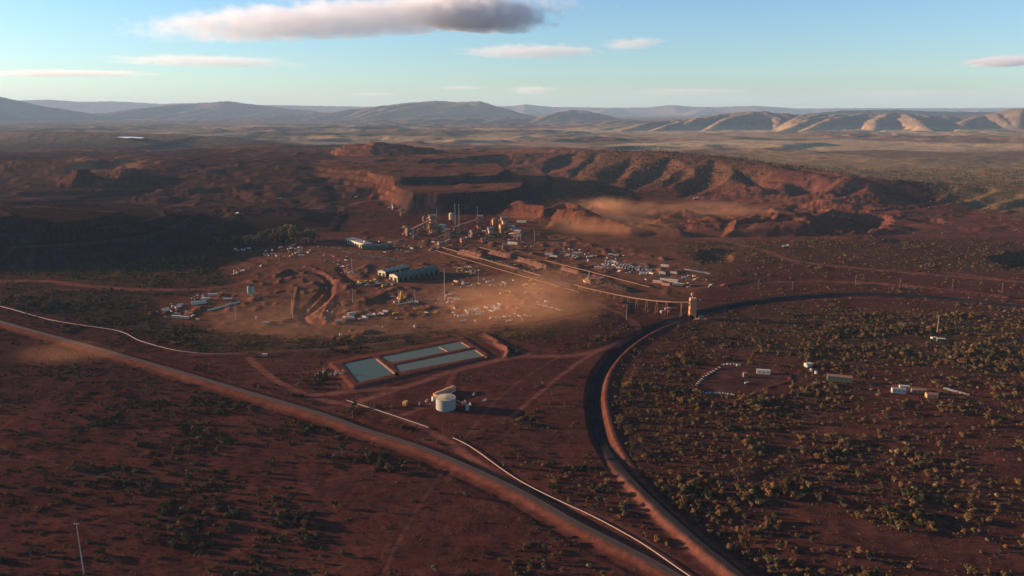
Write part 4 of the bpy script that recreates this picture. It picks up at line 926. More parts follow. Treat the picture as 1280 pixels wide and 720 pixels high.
# ---------------- water tank yard
p = tp(556.5, 514); R_ = 10.2; e = empty('water_tank', (p.x, p.y + R_ * .8, p.z), 0, 'large round cream water tank beside the paved road', 'water tank')
MB().tube((0, 0, 0), (0, 0, 12), R_, n=48).build('wall', MAT['tank'], e, smooth=False)
t = MB().tube((0, 0, 12), (0, 0, 13.1), R_ + .15, .3, n=48).build('roof', MAT['tankroof'], e)
MB().tube((0, 0, 11.7), (0, 0, 12.05), R_ + .3, n=48).build('rim', MAT['steel'], e)
ld_ = MB()
for g in (-.35, .35): ld_.tube((2.2 + g, -R_ - .2, 0), (2.2 + g, -R_ - .2, 12.8), .12, n=5)
for i in range(24): ld_.tube((1.85, -R_ - .2, .5 + i * .5), (2.55, -R_ - .2, .5 + i * .5), .06, n=4)
ld_.build('ladder', MAT['white'], e)
for z_ in (2.4, 4.8, 7.2, 9.6): MB().tube((0, 0, z_), (0, 0, z_ + .12), R_ + .05, n=48).build('seam', MAT['steel'], e)
MB().box((0, -R_ * .5, 13.0), (2, 2, .5)).build('hatch', MAT['tankroof'], e)
wk = MB().beam((R_, -1, 9), (R_ + 12, -6, 7), 1.4, .5); wk.tube((R_ + 11, -5.6, 0), (R_ + 11, -5.6, 7), .3, n=5); wk.build('outlet_pipe', MAT['ledge'], e)
MB().box((R_ + 12.5, -6.2, 3.4), (3.5, 3, 6.8)).build('valve_box', MAT['tank'], e)
for i, (px, py) in enumerate([(547, 496.5), (553, 494.3), (558.5, 492), (564.5, 489.8)]):
    h_ = hut(px, py, 9, 5, 5, .95, f'orange pump house, {["first", "second", "third", "fourth"][i]} from left in the row behind the water tank', 'rust', 'rust', 'row of four pump houses behind the water tank', 'pump_house', 'pump house', True, False)
p = tp(551, 499); e = empty('retaining_wall', (p.x, p.y, p.z), .62, 'long pale wall with pipes between the water tank and the four pump houses', 'wall')
MB().box((2, 0, 2), (24, 1.2, 4)).build('panel', MAT['steel'], e); MB().box((-9.5, -.3, 2.6), (2.2, 3, 5.2)).build('pier', MAT['cream'], e)
for i in range(5): MB().tube((-6 + i * 4, -.8, 2.9), (-6 + i * 4, -3, 1), .25, n=6).build('pipe', MAT['steel'], e)
hut(506.5, 506, 5, 3.4, 3.6, 1.2, 'bright orange hut, coloured for sun reflection, standing alone left of the water tank', 'yellow', 'yellow', name='pump_house', cat='hut')  # bright paint stands in for a sun reflection on the hut
hut(331, 445, 6, 3, 2.8, .1, 'small white hut at the end of the white pipeline above the road', parts=True)
def pump(px, py, s_, rz, label, c1='steel', c2='blue', group=None):
    p = tp(px, py); e = empty('pump_unit', (p.x, p.y, p.z), rz, label, 'pump', group); MB().box((0, 0, .2 * s_), (3 * s_, 1.6 * s_, .4 * s_)).build('skid', MAT['steel'], e)
    MB().tube((-1.1 * s_, 0, 1.1 * s_), (.3 * s_, 0, 1.1 * s_), .55 * s_, n=10).build('motor', MAT[c2], e); MB().box((.9 * s_, 0, 1.0 * s_), (1 * s_, 1.1 * s_, 1.3 * s_)).build('pump_housing', MAT[c1], e)
    MB().tube((.9 * s_, 0, 1.4 * s_), (.9 * s_, 0, 2.4 * s_), .22 * s_, n=8).build('outlet', MAT[c1], e); return e
for px, py, s_, lab, c1, c2 in [(533, 502, 1.2, 'pale pump left of the wall behind the water tank', 'white', 'steel'), (580, 504, 1.5, 'red and white pump in the shade right of the water tank', 'white', 'red'), (588, 506, 1.2, 'steel pump right of the red and white pump', 'steel', 'steel'),
                                 (606, 501, 1.3, 'steel pump farthest right of the water tank', 'white', 'steel'), (524, 506, 1.2, 'small pump near the bright orange hut', 'steel', 'steel'), (592, 494, 1.3, 'steel pump up behind the water tank on the right', 'steel', 'steel')]:
    pump(px, py, s_, random.random() * 3, lab, c1, c2)
for px, py, s_, lab, c1, c2 in [(396, 469, 1.6, 'red pump farthest left beside the ponds', 'white', 'red'), (404, 468, 1.6, 'blue pump beside the left end of the ponds', 'white', 'blue'), (412, 470, 1.6, 'orange pump next to the blue pump by the ponds', 'rust', 'rust'), (419, 468, 1.7, 'blue and white pump closest to the ponds', 'white', 'blue'), (427, 467, 2.0, 'orange pump against the pond bank', 'rust', 'red'), (405, 464, 1.4, 'red pump up behind the blue pump by the ponds', 'rust', 'red')]:
    pump(px, py, s_, random.random() * 3, lab, c1, c2)
# pond liners' pale end ramps
for (a_, b_, lab) in [((472, 447.5), (498, 468.5), 'orange dividing wall between the square pond and the two long ponds'), ((577, 427), (590, 435), 'pale end sill of the upper long pond'), ((595, 437), (608, 446), 'pale end sill of the lower long pond'), ((549, 433), (560, 438.5), 'thin orange divider across the upper long pond')]:
    A = P(*a_, 2.5); B = P(*b_, 2.5); w__ = 4.5 if a_[0] == 472 else 1.6
    o = MB().beam((*A, 1.1), (*B, 1.1), w__, 1.2).build('pond_wall', MAT['ledge']); tagt(o, lab, 'pond wall')

# ---------------- silos
p = tp(314, 369.5); e = empty('silo_plant', (p.x, p.y, p.z), 0, 'pair of tall green silos with a box head standing alone left of the haul road', 'silo')
for dx in (-3.2, 3.2):
    MB().tube((dx, 0, 5), (dx, 0, 15.5), 2.5, n=16).tube((dx, 0, 2.6), (dx, 0, 5), .6, 2.5, n=16).build('silo', MAT['silo'], e)
    for sx in (-2, 2):
        for sy in (-2, 2): MB().tube((dx + sx, sy, 0), (dx + sx, sy, 6), .22, n=5).build('leg', MAT['steel'], e)
MB().box((1.5, 0, 18), (5.5, 4, 5)).build('head_box', MAT['green'], e); MB().box((2.5, 0, 22), (3, 3, 3)).build('dust_filter', MAT['rust'], e)

# ---------------- conveyors, load-out tower, stockpiles
def conveyor(pts, label, w_=3.2, hgt=2.4, legs=True, hooded=False, mat='belt', group=None):
    """pts: (px, py, height above datum)"""
    q = [Vector((*P(x, y, z), z)) for x, y, z in pts]; e = empty('conveyor', (q[0].x, q[0].y, 0), 0, label, 'conveyor', group); o = q[0].copy(); o.z = 0
    q = [v - o for v in q]; g = MB(); t = MB(); r = MB()
    for a, b in zip(q[:-1], q[1:]):
        g.beam(a, b, w_, hgt * (1 if hooded else .35)); 
        if not hooded: t.beam(a + Vector((0, 0, hgt * .3)), b + Vector((0, 0, hgt * .3)), w_ * .72, .2)
    g.build('gallery', MAT[mat], e)
    if not hooded: t.build('belt', MAT['ore2'], e)
    if legs:
        for a, b in zip(q[:-1], q[1:]):
            n = max(1, int((b - a).length / 16))
            for i in range(n):
                c = a + (b - a) * ((i + .5) / n); gz = hz(c.x + o.x, c.y + o.y)
                if c.z - gz < 3: continue
                d = (b - a).normalized(); s_ = Vector((-d.y, d.x, 0)); m = MB()
                for sg in (-1, 1): m.tube(c + s_ * sg * .8, Vector((c.x, c.y, gz)) + s_ * sg * (1.2 + .12 * c.z), .35, n=5)
                m.beam(c * .5 + Vector((c.x, c.y, gz)) * .5 + s_ * 1.6, c * .5 + Vector((c.x, c.y, gz)) * .5 - s_ * 1.6, .4, .4); m.build('trestle', MAT['rust2'], e)
    return e
conveyor([(553, 309, 4), (640, 334, 4), (700, 351, 4), (738, 361, 5), (765, 367, 8), (790, 372, 13), (815, 375.6, 18), (840, 377.3, 23), (864, 377.7, 26)], 'longest conveyor, running from the plant down to the load-out tower on trestles', 3.6, 2.6)
conveyor([(545, 313, 2), (640, 341, 2), (724, 365, 2)], 'low straight conveyor just below the longest conveyor', 2.6, 1.8, False)
conveyor([(600, 309, 3), (655, 323, 3), (682, 325.5, 3), (742, 340.5, 3), (812, 358.5, 3)], 'conveyor along the upper edge of the stockyard beside the parked rows', 2.6, 2, False)
p = tp(865, 397); e = empty('load_out_tower', (p.x, p.y, p.z), 0, 'tall orange lit load-out tower above the railway curve', 'tower')
tw = MB(); tw.box((0, 0, 15), (8.5, 8, 22)); tw.build('bin', MAT['rust'], e)
for sx in (-1, 1):
    for sy in (-1, 1): MB().tube((sx * 4.4, sy * 4.2, -4), (sx * 4.4, sy * 4.2, 26), .45, n=6).build('column', MAT['rust'], e)
for z in (5, 12, 19, 26): MB().box((0, 0, z), (10.5, 10, .5)).build('floor_deck', MAT['rust2'], e)
MB().box((0, 0, 28), (9, 8, 4)).build('head_house', MAT['rust'], e); MB().tube((-1, 0, 30), (-1, 0, 34), .4, n=6).build('mast', MAT['steel'], e); MB().box((-1, 0, 35.5), (4, 3.5, 3.5)).build('beacon_box', MAT['rust'], e)
MB().box((7, -3, -1.5), (28, 9, 1.2)).build('platform', MAT['rust'], e); MB().box((12, -5, 2), (7, 5, 5)).build('control_cabin', MAT['belt'], e); MB().box((10.5, 1, 27), (2.4, 2.4, 2.4)).build('sampler', MAT['white'], e)
hut(834, 388, 9, 3.5, 4, .5, 'small lit hut under the conveyor left of the load-out tower', 'belt', 'white'); hut(827, 392, 4, 3.5, 4.5, .4, 'white cube hut at the lower end of the gantry by the railway', 'white', 'white')
conveyor([(829, 390, 3), (843, 384.5, 6)], 'short sloping gantry below the conveyor left of the load-out tower', 2.2, 1.6, True)
def pile(p0, p1, w_, h, mat, label):
    a = tp(*p0); b = tp(*p1); d = b - a; d.z = 0; L = d.length; rz = math.atan2(d.y, d.x); c = (a + b) / 2; rr = random.Random(int(p0[0])); m = MB(); n = max(6, int(L / 6)); v = []
    prof = [(-1, 0), (-.62, .45), (-.12, .96), (.1, 1), (.6, .46), (1, 0)]
    for i in range(n + 1):
        x = -L / 2 + L * i / n; k = min(1, min(i, n - i) / (n * .12) + .02); 
        for yy, zz in prof: v.append((x + rr.gauss(0, .6), yy * w_ / 2 * (.5 + .5 * k) + rr.gauss(0, .35), max(-.5, zz * h * k * (.85 + .3 * rr.random()) - (.5 if zz == 0 else 0))))
    K = len(prof); f = [(i * K + j, i * K + j + 1, (i + 1) * K + j + 1, (i + 1) * K + j)[::-1] for i in range(n) for j in range(K - 1)]
    m.add(v, f); o = m.build('ore_stockpile', MAT[mat]); o.location = (c.x, c.y, min(a.z, b.z)); o.rotation_euler = (0, 0, rz); return tagt(o, label, 'stockpile')
pile((573, 316), (608, 325), 30, 11, 'ore2', 'brown stockpile nearest the plant between the conveyors')
pile((616, 328), (662, 343), 24, 7, 'ore', 'dark stockpile in the middle of the yard beside the longest conveyor')
pile((612, 316), (642, 323), 24, 8, 'ore2', 'brown stockpile behind, near the upper conveyor')
pile((646, 325), (688, 337), 24, 8, 'ore2', 'long brown ore stockpile left of the stacker along the upper conveyor')
pile((668, 346), (722, 360), 22, 5, 'ore', 'low dark stockpile left of the stacker next to the longest conveyor')
pile((748, 352), (790, 366), 22, 5, 'ore', 'low dark stockpile right of the stacker')
pile((700, 335), (728, 343), 18, 5, 'ore2', 'short brown stockpile right behind the stacker')
p = tp(735, 355); e = empty('stacker', (p.x, p.y, p.z), -.35, 'orange ore stacker with a tall pale mast between the stockpiles', 'stacker')
for sx in (-5, 5): MB().box((sx, 0, 1), (3, 9, 2)).build('bogie', MAT['rust2'], e)
MB().box((0, 0, 5), (9, 7, 6)).build('body', MAT['rust'], e); MB().box((-2, 0, 9.5), (5, 4, 3)).build('machine_house', MAT['yellow'], e)
MB().beam((0, 0, 9), (27, 3, 13), 1.6, 1.4).build('boom', MAT['tank'], e); MB().beam((0, 0, 9), (-12, -1, 8), 2, 1.8).build('counterweight_arm', MAT['rust'], e)
MB().tube((1, -1.5, 8), (2, 0, 24), .4, n=6).tube((1, 1.5, 8), (2, 0, 24), .4, n=6).build('mast', MAT['tank'], e); MB().tube((2, 0, 24), (24, 2.7, 12.6), .15, n=4).build('stay', MAT['steel'], e)

# ---------------- plant structures
def plant(px, py, s_, rz, label, conv=None, c='rust', levels=3, tank=False):
    s_ *= 1.45; p = tp(px, py); rr = random.Random(int(px * 7 + py)); e = empty('processing_plant', (p.x, p.y, p.z - .2), rz, label, 'processing plant')
    W = 9 * s_; Lz = 5.0 * s_
    for sx in (-1, 0, 1):
        for sy in (-1, 1): MB().tube((sx * W * .55, sy * W * .4, 0), (sx * W * .55, sy * W * .4, levels * Lz), .35 * s_, n=5).build('column', MAT['rust2'], e)
    for k in range(levels):
        MB().box((0, 0, (k + 1) * Lz), (W * 1.3, W * .95, .4)).build('floor_deck', MAT['rust2'], e)
        MB().box(((rr.random() - .5) * W * .4, (rr.random() - .5) * W * .2, k * Lz + Lz * .45), (W * (.5 + .4 * rr.random()), W * .6, Lz * .8)).build('cladding', MAT[c if rr.random() < .75 else 'belt'], e)
    MB().gable((0, 0, levels * Lz + .3 + Lz * .5), W * .9, W * .7, 0, Lz * .3, 0, .3).build('roof', MAT[c], e); MB().box((0, 0, levels * Lz + .2 + Lz * .25), (W * .8, W * .6, Lz * .5)).build('top_house', MAT['belt'], e)
    MB().tube((-W * .3, 0, Lz), (-W * .3, 0, .4), W * .22, W * .08, 8).build('hopper', MAT['rust'], e)
    if conv:
        for (dx, dy, z0, z1) in conv:
            m = MB().beam((dx * s_, dy * s_, z0 * s_), (0, 0, z1 * s_), 2.2 * s_, 1.5 * s_)
            m.build('inclined_conveyor', MAT['belt'], e)
            MB().tube((dx * .5 * s_, dy * .5 * s_, 0), (dx * .5 * s_, dy * .5 * s_, (z0 + z1) * .5 * s_), .3 * s_, n=5).build('trestle', MAT['rust2'], e)
    if tank: MB().tube((W * 1.1, 0, 0), (W * 1.1, 0, Lz * 1.6), W * .4, n=16).build('tank', MAT['tank'], e)
    return e
for px, py, s_, rz, lab, conv, c, lv, tk in [
    (503, 270, 1.1, .2, 'small orange plant farthest back left of the plant area', [(18, -3, 1, 8)], 'rust', 2, False),
    (541, 291, 1.7, .35, 'largest orange crusher building with an incline conveyor to its left', [(-32, -4, 1, 14), (14, -9, 2, 8)], 'rust', 3, True),
    (527, 289, .9, .1, 'low dusty screen house at the foot of the incline conveyor', [(-10, 4, 1, 6)], 'rust2', 2, False),
    (510, 294, 1.0, .9, 'brown screen house at the left edge of the crushing area', None, 'rust2', 2, True),
    (600, 286, 1.3, .05, 'orange transfer tower with a long conveyor coming from the left', [(-38, -5, 3, 14)], 'rust', 3, False),
    (559, 298, 1.2, .1, 'low wide orange screening plant in front of the tall white bin', [(16, -2, 3, 7), (-14, 3, 1, 7)], 'rust', 2, False),
    (551, 310, 1.2, .5, 'flat orange transfer station at the head of the longest conveyor', [(-12, 5, 1, 5)], 'rust', 1, False),
    (613, 296, 1.2, .4, 'pale screen house between the transfer tower and the yard', [(20, -7, 2, 9)], 'steel', 2, False),
    (630, 291, 1.5, .3, 'dark framed orange plant at the right end of the plant area', [(14, 10, 8, 12), (12, -14, 3, 8)], 'rust', 3, True),
    (648, 300, 1.2, -.4, 'plant with two white sloping galleries right of the dark framed plant', [(-18, 10, 6, 11)], 'steel', 2, False),
    (578, 303, .8, .6, 'smallest orange transfer box behind the brown stockpile', None, 'rust', 1, False),
    (492, 262, .8, .6, 'lonely white and brown screen unit on the bench edge behind the plant', None, 'steel', 2, False),
    (519, 299, .9, .3, 'rusty drive station left of the low wide screening plant', [(9, 3, 1, 5)], 'rust2', 1, False),
    (572, 292, 1.0, .2, 'orange sizing station behind the low wide screening plant', [(-16, -3, 1, 7)], 'rust', 2, False),
    (590, 296, .9, .8, 'brown sample station between the screening plant and the pale screen house', None, 'rust2', 2, False),
    (604, 303, .8, .2, 'orange drive house just below the pale screen house', [(14, -4, 1, 4)], 'rust', 1, False),
    (531, 277, .8, .4, 'small brown crusher feed house behind the largest orange crusher', [(12, 2, 1, 5)], 'rust2', 2, False),
    (618, 281, .9, .5, 'orange feed house behind the dark framed orange plant', None, 'rust', 2, False),
    (631, 311, .9, .1, 'orange transfer box above the upper conveyor', [(16, -6, 2, 4)], 'rust', 1, False)]:
    plant(px, py, s_, rz, lab, conv, c, lv, tk)
p = tp(564, 276.5); e = empty('storage_bin', (p.x, p.y, p.z), 0, 'tall white storage bin standing behind the screening plant', 'storage bin')
MB().tube((0, 0, 4), (0, 0, 21), 6, n=20).build('shell', MAT['tankroof'], e); MB().tube((0, 0, 21), (0, 0, 24), 6, 1, n=20).build('roof', MAT['white'], e)
for sx, sy in ((-4, -4), (4, -4), (4, 4), (-4, 4)): MB().tube((sx, sy, -.5), (sx, sy, 5), .5, n=5).build('leg', MAT['rust2'], e)
hut(652, 278, 26, 7, 5, -.3, 'long white roofed building right behind the plant', 'cream', 'white'); hut(641, 305, 24, 6, 4.5, -.45, 'long white roofed building in front of the right hand plant', 'cream', 'white')
hut(636, 302, 6, 6, 5, 0, 'small white round-looking hut beside the long white roofed building', 'white', 'white')

# ---------------- masts and poles
def mast(px, py, hpx, label, kind='mast'):
    x, y, z = ground_at(px, py); s_ = hpx * (y * cT + (CAMH - z) * sT) / FPX / math.cos(TH * .9); big = s_ > 30
    e = empty('light_mast' if kind == 'mast' else 'power_pole', (x, y, z - .3), 0, label, 'light mast' if kind == 'mast' else 'power pole', 'masts and poles around the mine')
    r = (.18 if kind == 'mast' else .16) + s_ * .007; MB().tube((0, 0, 0), (0, 0, s_), r, r * .55, 8).build('pole', MAT['steel' if kind == 'mast' else 'trunk'], e)
    if kind == 'mast':
        MB().beam((-1.6, 0, s_), (1.6, 0, s_), .35, .35).build('crossbar', MAT['steel'], e)
        for q_ in (-1.3, 0, 1.3): MB().box((q_, -.3, s_ + .35), (.8, .5, .5)).build('lamp', MAT['white'], e)
    else:
        MB().beam((0, -1.6, s_ * .94), (0, 1.6, s_ * .94), .3, .3).build('crossarm', MAT['trunk'], e)
        for q_ in (-1.4, 0, 1.4): MB().tube((0, q_, s_ * .94), (0, q_, s_ * .94 + .6), .15, n=5).build('insulator', MAT['white'], e)
for px, py, h_, lab, k in [(105, 717, 68, 'tall pale pole in the bottom left corner, the nearest of all', 'mast'), (262, 466, 13, 'pole just above the paved road on the left', 'pole'), (441, 524, 12, 'pole beside the paved road left of the water tank', 'pole'),
    (441, 379, 19, 'mast above the row of huts left of the green sheds', 'mast'), (519, 380, 17, 'mast below the longest green workshop', 'mast'), (500, 348, 12, 'short mast at the gable of the longest green workshop', 'mast'), (556, 376, 40, 'tall mast right of the longest green workshop', 'mast'), (598, 352, 14, 'mast in the equipment yard below the longest conveyor', 'mast'),
    (783, 400, 19, 'mast below the conveyor left of the load-out tower', 'mast'), (948, 362, 12, 'mast closest to the load-out tower on its right', 'pole'), (990, 364, 12, 'pole second to the right of the load-out tower, above the railway', 'pole'), (1069, 357, 13, 'pole above the right end of the railway, third from the tower', 'pole'),
    (1124, 361, 14, 'pole above the railway, fourth from the tower', 'pole'), (1190, 361, 12, 'pole above the railway, fifth from the tower', 'pole'), (1252, 366, 12, 'pole above the railway near the right edge', 'pole'), (915, 401, 12, 'short pole just right of the load-out tower', 'pole'),
    (1171, 416, 22, 'tall thin mast beside the small green sheds on the right', 'mast'), (569, 284, 28, 'left of the twin tall masts behind the plant', 'mast'), (574, 284, 28, 'right of the twin tall masts behind the plant', 'mast'), (546, 275, 15, 'mast behind the crusher building', 'mast'), (597, 273, 14, 'mast behind the orange transfer tower', 'mast'),
    (613, 292, 16, 'mast between the transfer tower and the dark framed plant', 'mast'), (668, 302, 14, 'mast in front of the big orange dump slope', 'mast'), (366, 398, 30, 'thin mast beside the curved haul road', 'mast'), (295, 400, 20, 'thin mast left of the curved haul road', 'mast'), (633, 447, 12, 'pole at the right corner of the ponds', 'pole'),
    (440, 340, 18, 'mast near the cream workshop parking', 'mast'), (750, 262, 8, 'mast on the dump above the dust', 'mast'), (340, 324, 8, 'short mast in front of the tree grove', 'mast'), (349, 325, 8, 'short mast right of the one in front of the tree grove', 'mast')]:
    mast(px, py, h_, lab, k)

# ---------------- vehicles and stores, one of each kind, then copies
def pickup(c):
    m = MB(); m.box((0, 0, .75), (5.2, 1.9, .55), 0, 0); m.box((.35, 0, 1.35), (2.2, 1.75, .75), 0, 1, .82); m.box((.35, 0, 1.76), (1.7, 1.4, .08), 0, 0); m.box((-1.7, .88, 1.2), (1.7, .1, .4), 0, 0); m.box((-1.7, -.88, 1.2), (1.7, .1, .4), 0, 0); m.box((-2.55, 0, 1.2), (.1, 1.85, .4), 0, 0)
    for sx in (-1.6, 1.6):
        for sy in (-1, 1): m.tube((sx, sy * .75, .42), (sx, sy * 1.0, .42), .42, n=10, mi=2)
    return m, [MAT[c], MAT['glass'], MAT['tyre']]
def truck(c):
    m = MB(); m.box((0, 0, 1.0), (10.5, 1.2, .4), 0, 2); m.box((4.2, 0, 2.0), (2.0, 2.4, 2.2), 0, 0, .93); m.box((4.9, 0, 2.5), (.75, 2.1, .8), 0, 1); m.box((-1.2, 0, 2.3), (7.8, 2.5, 2.3), 0, 3)
    for sx in (4.0, 1.2, -2.4, -3.7):
        for sy in (-1, 1): m.tube((sx, sy * .85, .55), (sx, sy * 1.25, .55), .55, n=10, mi=2)
    return m, [MAT[c], MAT['glass'], MAT['tyre'], MAT['steel']]
def haul(c):
    m = MB(); m.box((0, 0, 2.2), (9, 3.2, 1.0), 0, 2)
    m.add([(-5, -3, 3.4), (2.6, -3, 3.0), (2.6, 3, 3.0), (-5, 3, 3.4), (-6, -3.4, 5.2), (3, -3.4, 6.2), (3, 3.4, 6.2), (-6, 3.4, 5.2)], [(3, 2, 1, 0), (0, 1, 5, 4), (1, 2, 6, 5), (2, 3, 7, 6), (3, 0, 4, 7)], 0)
    m.box((4.0, 0, 6.2), (3, 6.2, .3), 0, 0); m.box((4.4, 1.6, 4.6), (2, 2, 1.8), 0, 1); m.box((5.2, 0, 2.9), (1.2, 5, 1.6), 0, 0)
    for sx in (-3, 3.6):
        for sy in (-1, 1): m.tube((sx, sy * 1.8, 1.5), (sx, sy * 3.1, 1.5), 1.5, n=12, mi=2)
    return m, [MAT[c], MAT['glass'], MAT['tyre']]
def donga(c):
    m = MB(); m.box((0, 0, 1.75), (12, 3.2, 2.7), 0, 0); m.box((0, 0, 3.2), (12.4, 3.7, .2), 0, 3)
    for x in (-4.5, -1.5, 1.5, 4.5): m.box((x, -1.63, 2.0), (1.2, .08, .9), 0, 1)
    m.box((0, 1.63, 1.4), (.9, .08, 2), 0, 1)
    for x in (-5, 0, 5):
        for y in (-1.2, 1.2): m.box((x, y, .2), (.3, .3, .5), 0, 2)
    return m, [MAT[c], MAT['glass'], MAT['steel'], MAT['white']]
def container(c):
    m = MB(); m.box((0, 0, 1.35), (6.1, 2.44, 2.5), 0, 0)
    for i in range(12): m.box((-2.75 + i * .5, 0, 1.35), (.14, 2.5, 2.3), 0, 0)
    for sx in (-1, 1):
        for sy in (-1, 1): m.box((sx * 3.0, sy * 1.17, 1.35), (.18, .18, 2.62), 0, 1)
    return m, [MAT[c], MAT['steel']]
def tankbox(c):
    m = MB(); m.tube((0, 0, 0), (0, 0, 3.4), 2.4, n=14, mi=0); m.tube((0, 0, 3.4), (0, 0, 4.1), 2.5, .3, n=14, mi=1); return m, [MAT[c], MAT['steel']]
def tyres(c):
    m = MB()
    for k in range(4):
        for j in range(10):
            a0 = 6.283 * j / 10; a1 = 6.283 * (j + 1) / 10; m.tube((math.cos(a0), math.sin(a0), .3 + k * .55), (math.cos(a1), math.sin(a1), .3 + k * .55), .28, n=6, cap=False)
    return m, [MAT[c]]
def tent(c):
    m = MB(); 
    for i in range(8):
        a0 = math.pi * i / 8; a1 = math.pi * (i + 1) / 8
        m.beam((0, math.cos(a0) * 5, math.sin(a0) * 5), (0, math.cos(a1) * 5, math.sin(a1) * 5), 14, .15)
    m.box((-6.9, 0, 1.8), (.2, 7, 3.6), 0, 1); return m, [MAT[c], MAT['dark']]
KINDS = {'pickup': (pickup, 'pickup_truck', 'pickup truck'), 'truck': (truck, 'flatbed_truck', 'truck'), 'haul': (haul, 'dump_truck', 'dump truck'), 'donga': (donga, 'site_cabin', 'site cabin'), 'box': (container, 'shipping_container', 'container'), 'tank': (tankbox, 'storage_tank', 'storage tank'), 'tyre': (tyres, 'tyre_stack', 'tyre stack'), 'tent': (tent, 'dome_shelter', 'shelter')}
PRO = {}
def put(kind, c, px, py, rz, label, group=None, s_=1.0):
    key = (kind, c)
    if key not in PRO:
        m, mats = KINDS[kind][0](c); o = m.build(KINDS[kind][1], mats); PRO[key] = o.data
    else: o = bpy.data.objects.new(KINDS[kind][1], PRO[key]); col.objects.link(o)
    x, y, z = ground_at(px, py); o.location = (x, y, z + .12); o.rotation_euler = (0, 0, rz); o.scale = (s_ * .74,) * 3
    return tagt(o, label, KINDS[kind][2], group)
def rows(kind, cs, p0, p1, n, rz, label, group, jit=1.0, s_=1.0, skip=0):
    rr = random.Random(int(p0[0] * 3 + p0[1]))
    for i in range(n):
        if rr.random() < skip: continue
        t = i / max(1, n - 1); put(kind, cs[rr.randrange(len(cs))], p0[0] + (p1[0] - p0[0]) * t + rr.gauss(0, jit * .4), p0[1] + (p1[1] - p0[1]) * t + rr.gauss(0, jit * .25), rz + rr.gauss(0, .08 * jit), label, group, s_)
def heap(kinds, poly, n, label, group, seed, s_=1.0):
    """individual items dotted over an area"""
    rr = random.Random(seed); xs = [p[0] for p in poly]; ys = [p[1] for p in poly]; k = 0
    while k < n:
        x = rr.uniform(min(xs), max(xs)); y = rr.uniform(min(ys), max(ys))
        if sdpoly(np.array([x]), np.array([y]), poly)[0] > 0: continue
        kd, c = kinds[rr.randrange(len(kinds))]; put(kd, c, x, y, rr.random() * 6.28, label.format(KINDS[kd][2], {'white': 'white', 'cream': 'cream', 'steel': 'grey', 'rust': 'orange', 'yellow': 'yellow', 'blue': 'blue', 'red': 'red', 'tyre': 'black', 'rust2': 'brown', 'green': 'green'}[c]), group.format(KINDS[kd][2], c), s_ * (.8 + .5 * rr.random())); k += 1
W1 = ['white', 'white', 'white', 'cream']
rows('donga', ['white'], (757, 327), (798, 336.5), 12, 1.2, 'white cabin in the regular slanting row above the stockyard', 'slanting row of white cabins', .4, .9)
rows('donga', ['white', 'cream'], (757, 330), (790, 338), 9, 1.2, 'white cabin in the second row below the regular slanting row', 'second row of white cabins', .5, .8)
rows('pickup', W1, (756, 324), (815, 338), 20, 1.0, 'small white pickup parked behind the slanting row of white cabins', 'pickups behind the slanting row', 1.5, 1.1)
rows('pickup', W1, (452, 320), (506, 325), 22, 1.4, 'small white pickup in the car park above the green sheds', 'pickups in the car park above the green sheds', 1.4, 1.25)
rows('pickup', ['white', 'steel', 'red', 'cream'], (455, 322.5), (500, 327), 16, 1.4, 'pickup in the front row of the car park above the green sheds', 'front row of the car park', 1.4, 1.25)
rows('pickup', ['white', 'white', 'steel'], (396, 308), (425, 311), 12, 1.3, 'small pickup parked left of the cream workshop', 'pickups left of the cream workshop', 1.6, 1.25)
rows('pickup', ['steel', 'white', 'cream'], (428, 314), (450, 319), 10, 1.3, 'small pickup parked in front of the cream workshop', 'pickups in front of the cream workshop', 1.6, 1.25)
rows('box', ['white'], (498, 381), (521, 377.5), 10, 1.4, 'white box in the neat row below the longest green workshop', 'neat row of white boxes', .2, .8)
rows('truck', ['white', 'cream', 'rust'], (470, 371), (555, 377), 5, .3, 'truck on the haul ground below the green sheds', 'trucks below the green sheds', 2, 1.0, .2)
rows('tent', ['cream'], (262, 388), (280, 383.5), 5, .3, 'rounded cream shelter in the short line at the left lay-down yard', 'line of rounded shelters', .3, .55)
rows('tent', ['cream'], (284, 381.5), (298, 378.5), 4, .3, 'rounded cream shelter at the right end of the line in the left yard', 'right end of the line of shelters', .3, .55)
put('tent', 'cream', 245, 380, .5, 'largest cream shelter in the middle of the left lay-down yard', None, 1.3); put('tent', 'cream', 253, 379, .5, 'cream shelter touching the largest one in the left yard', None, 1.1)
put('donga', 'white', 257, 375, .4, 'white cabin behind the largest cream shelter', None, 1.5); put('donga', 'cream', 266, 370, .25, 'pale cabin at the back of the left lay-down yard', None, 1.6)
put('tank', 'white', 216, 384, 0, 'white tank in the left part of the left lay-down yard', None, 1.2); put('tent', 'cream', 207, 388, .9, 'cream shelter farthest left in the left yard', None, 1.0); put('donga', 'white', 223, 385, 1.0, 'white cabin beside the white tank in the left yard', None, 1.2); put('donga', 'white', 225, 382, .3, 'white cabin just behind the white tank in the left yard', None, 1.0)
put('donga', 'cream', 221, 397.5, -.15, 'long pale cabin at the lower left of the left yard', None, 1.6); put('donga', 'white', 231, 398.5, -.1, 'white cabin next to the long pale cabin in the left yard', None, 1.4); put('donga', 'steel', 285, 375.5, .1, 'flat grey cabin right of the largest cream shelter', None, 1.5)
heap([('box', 'rust'), ('box', 'cream'), ('box', 'steel'), ('pickup', 'white')], [(184, 390), (205, 386), (250, 392), (250, 401), (200, 396)], 20, 'small {1} {0} dotted over the left part of the left yard', 'small {1} {0}s in the left part of the left yard', 1, .9)
heap([('box', 'steel'), ('box', 'white'), ('pickup', 'white')], [(205, 381), (250, 368), (280, 366), (262, 372), (230, 381)], 14, 'small {1} {0} along the back edge of the left yard', 'small {1} {0}s along the back edge of the left yard', 2, .9)
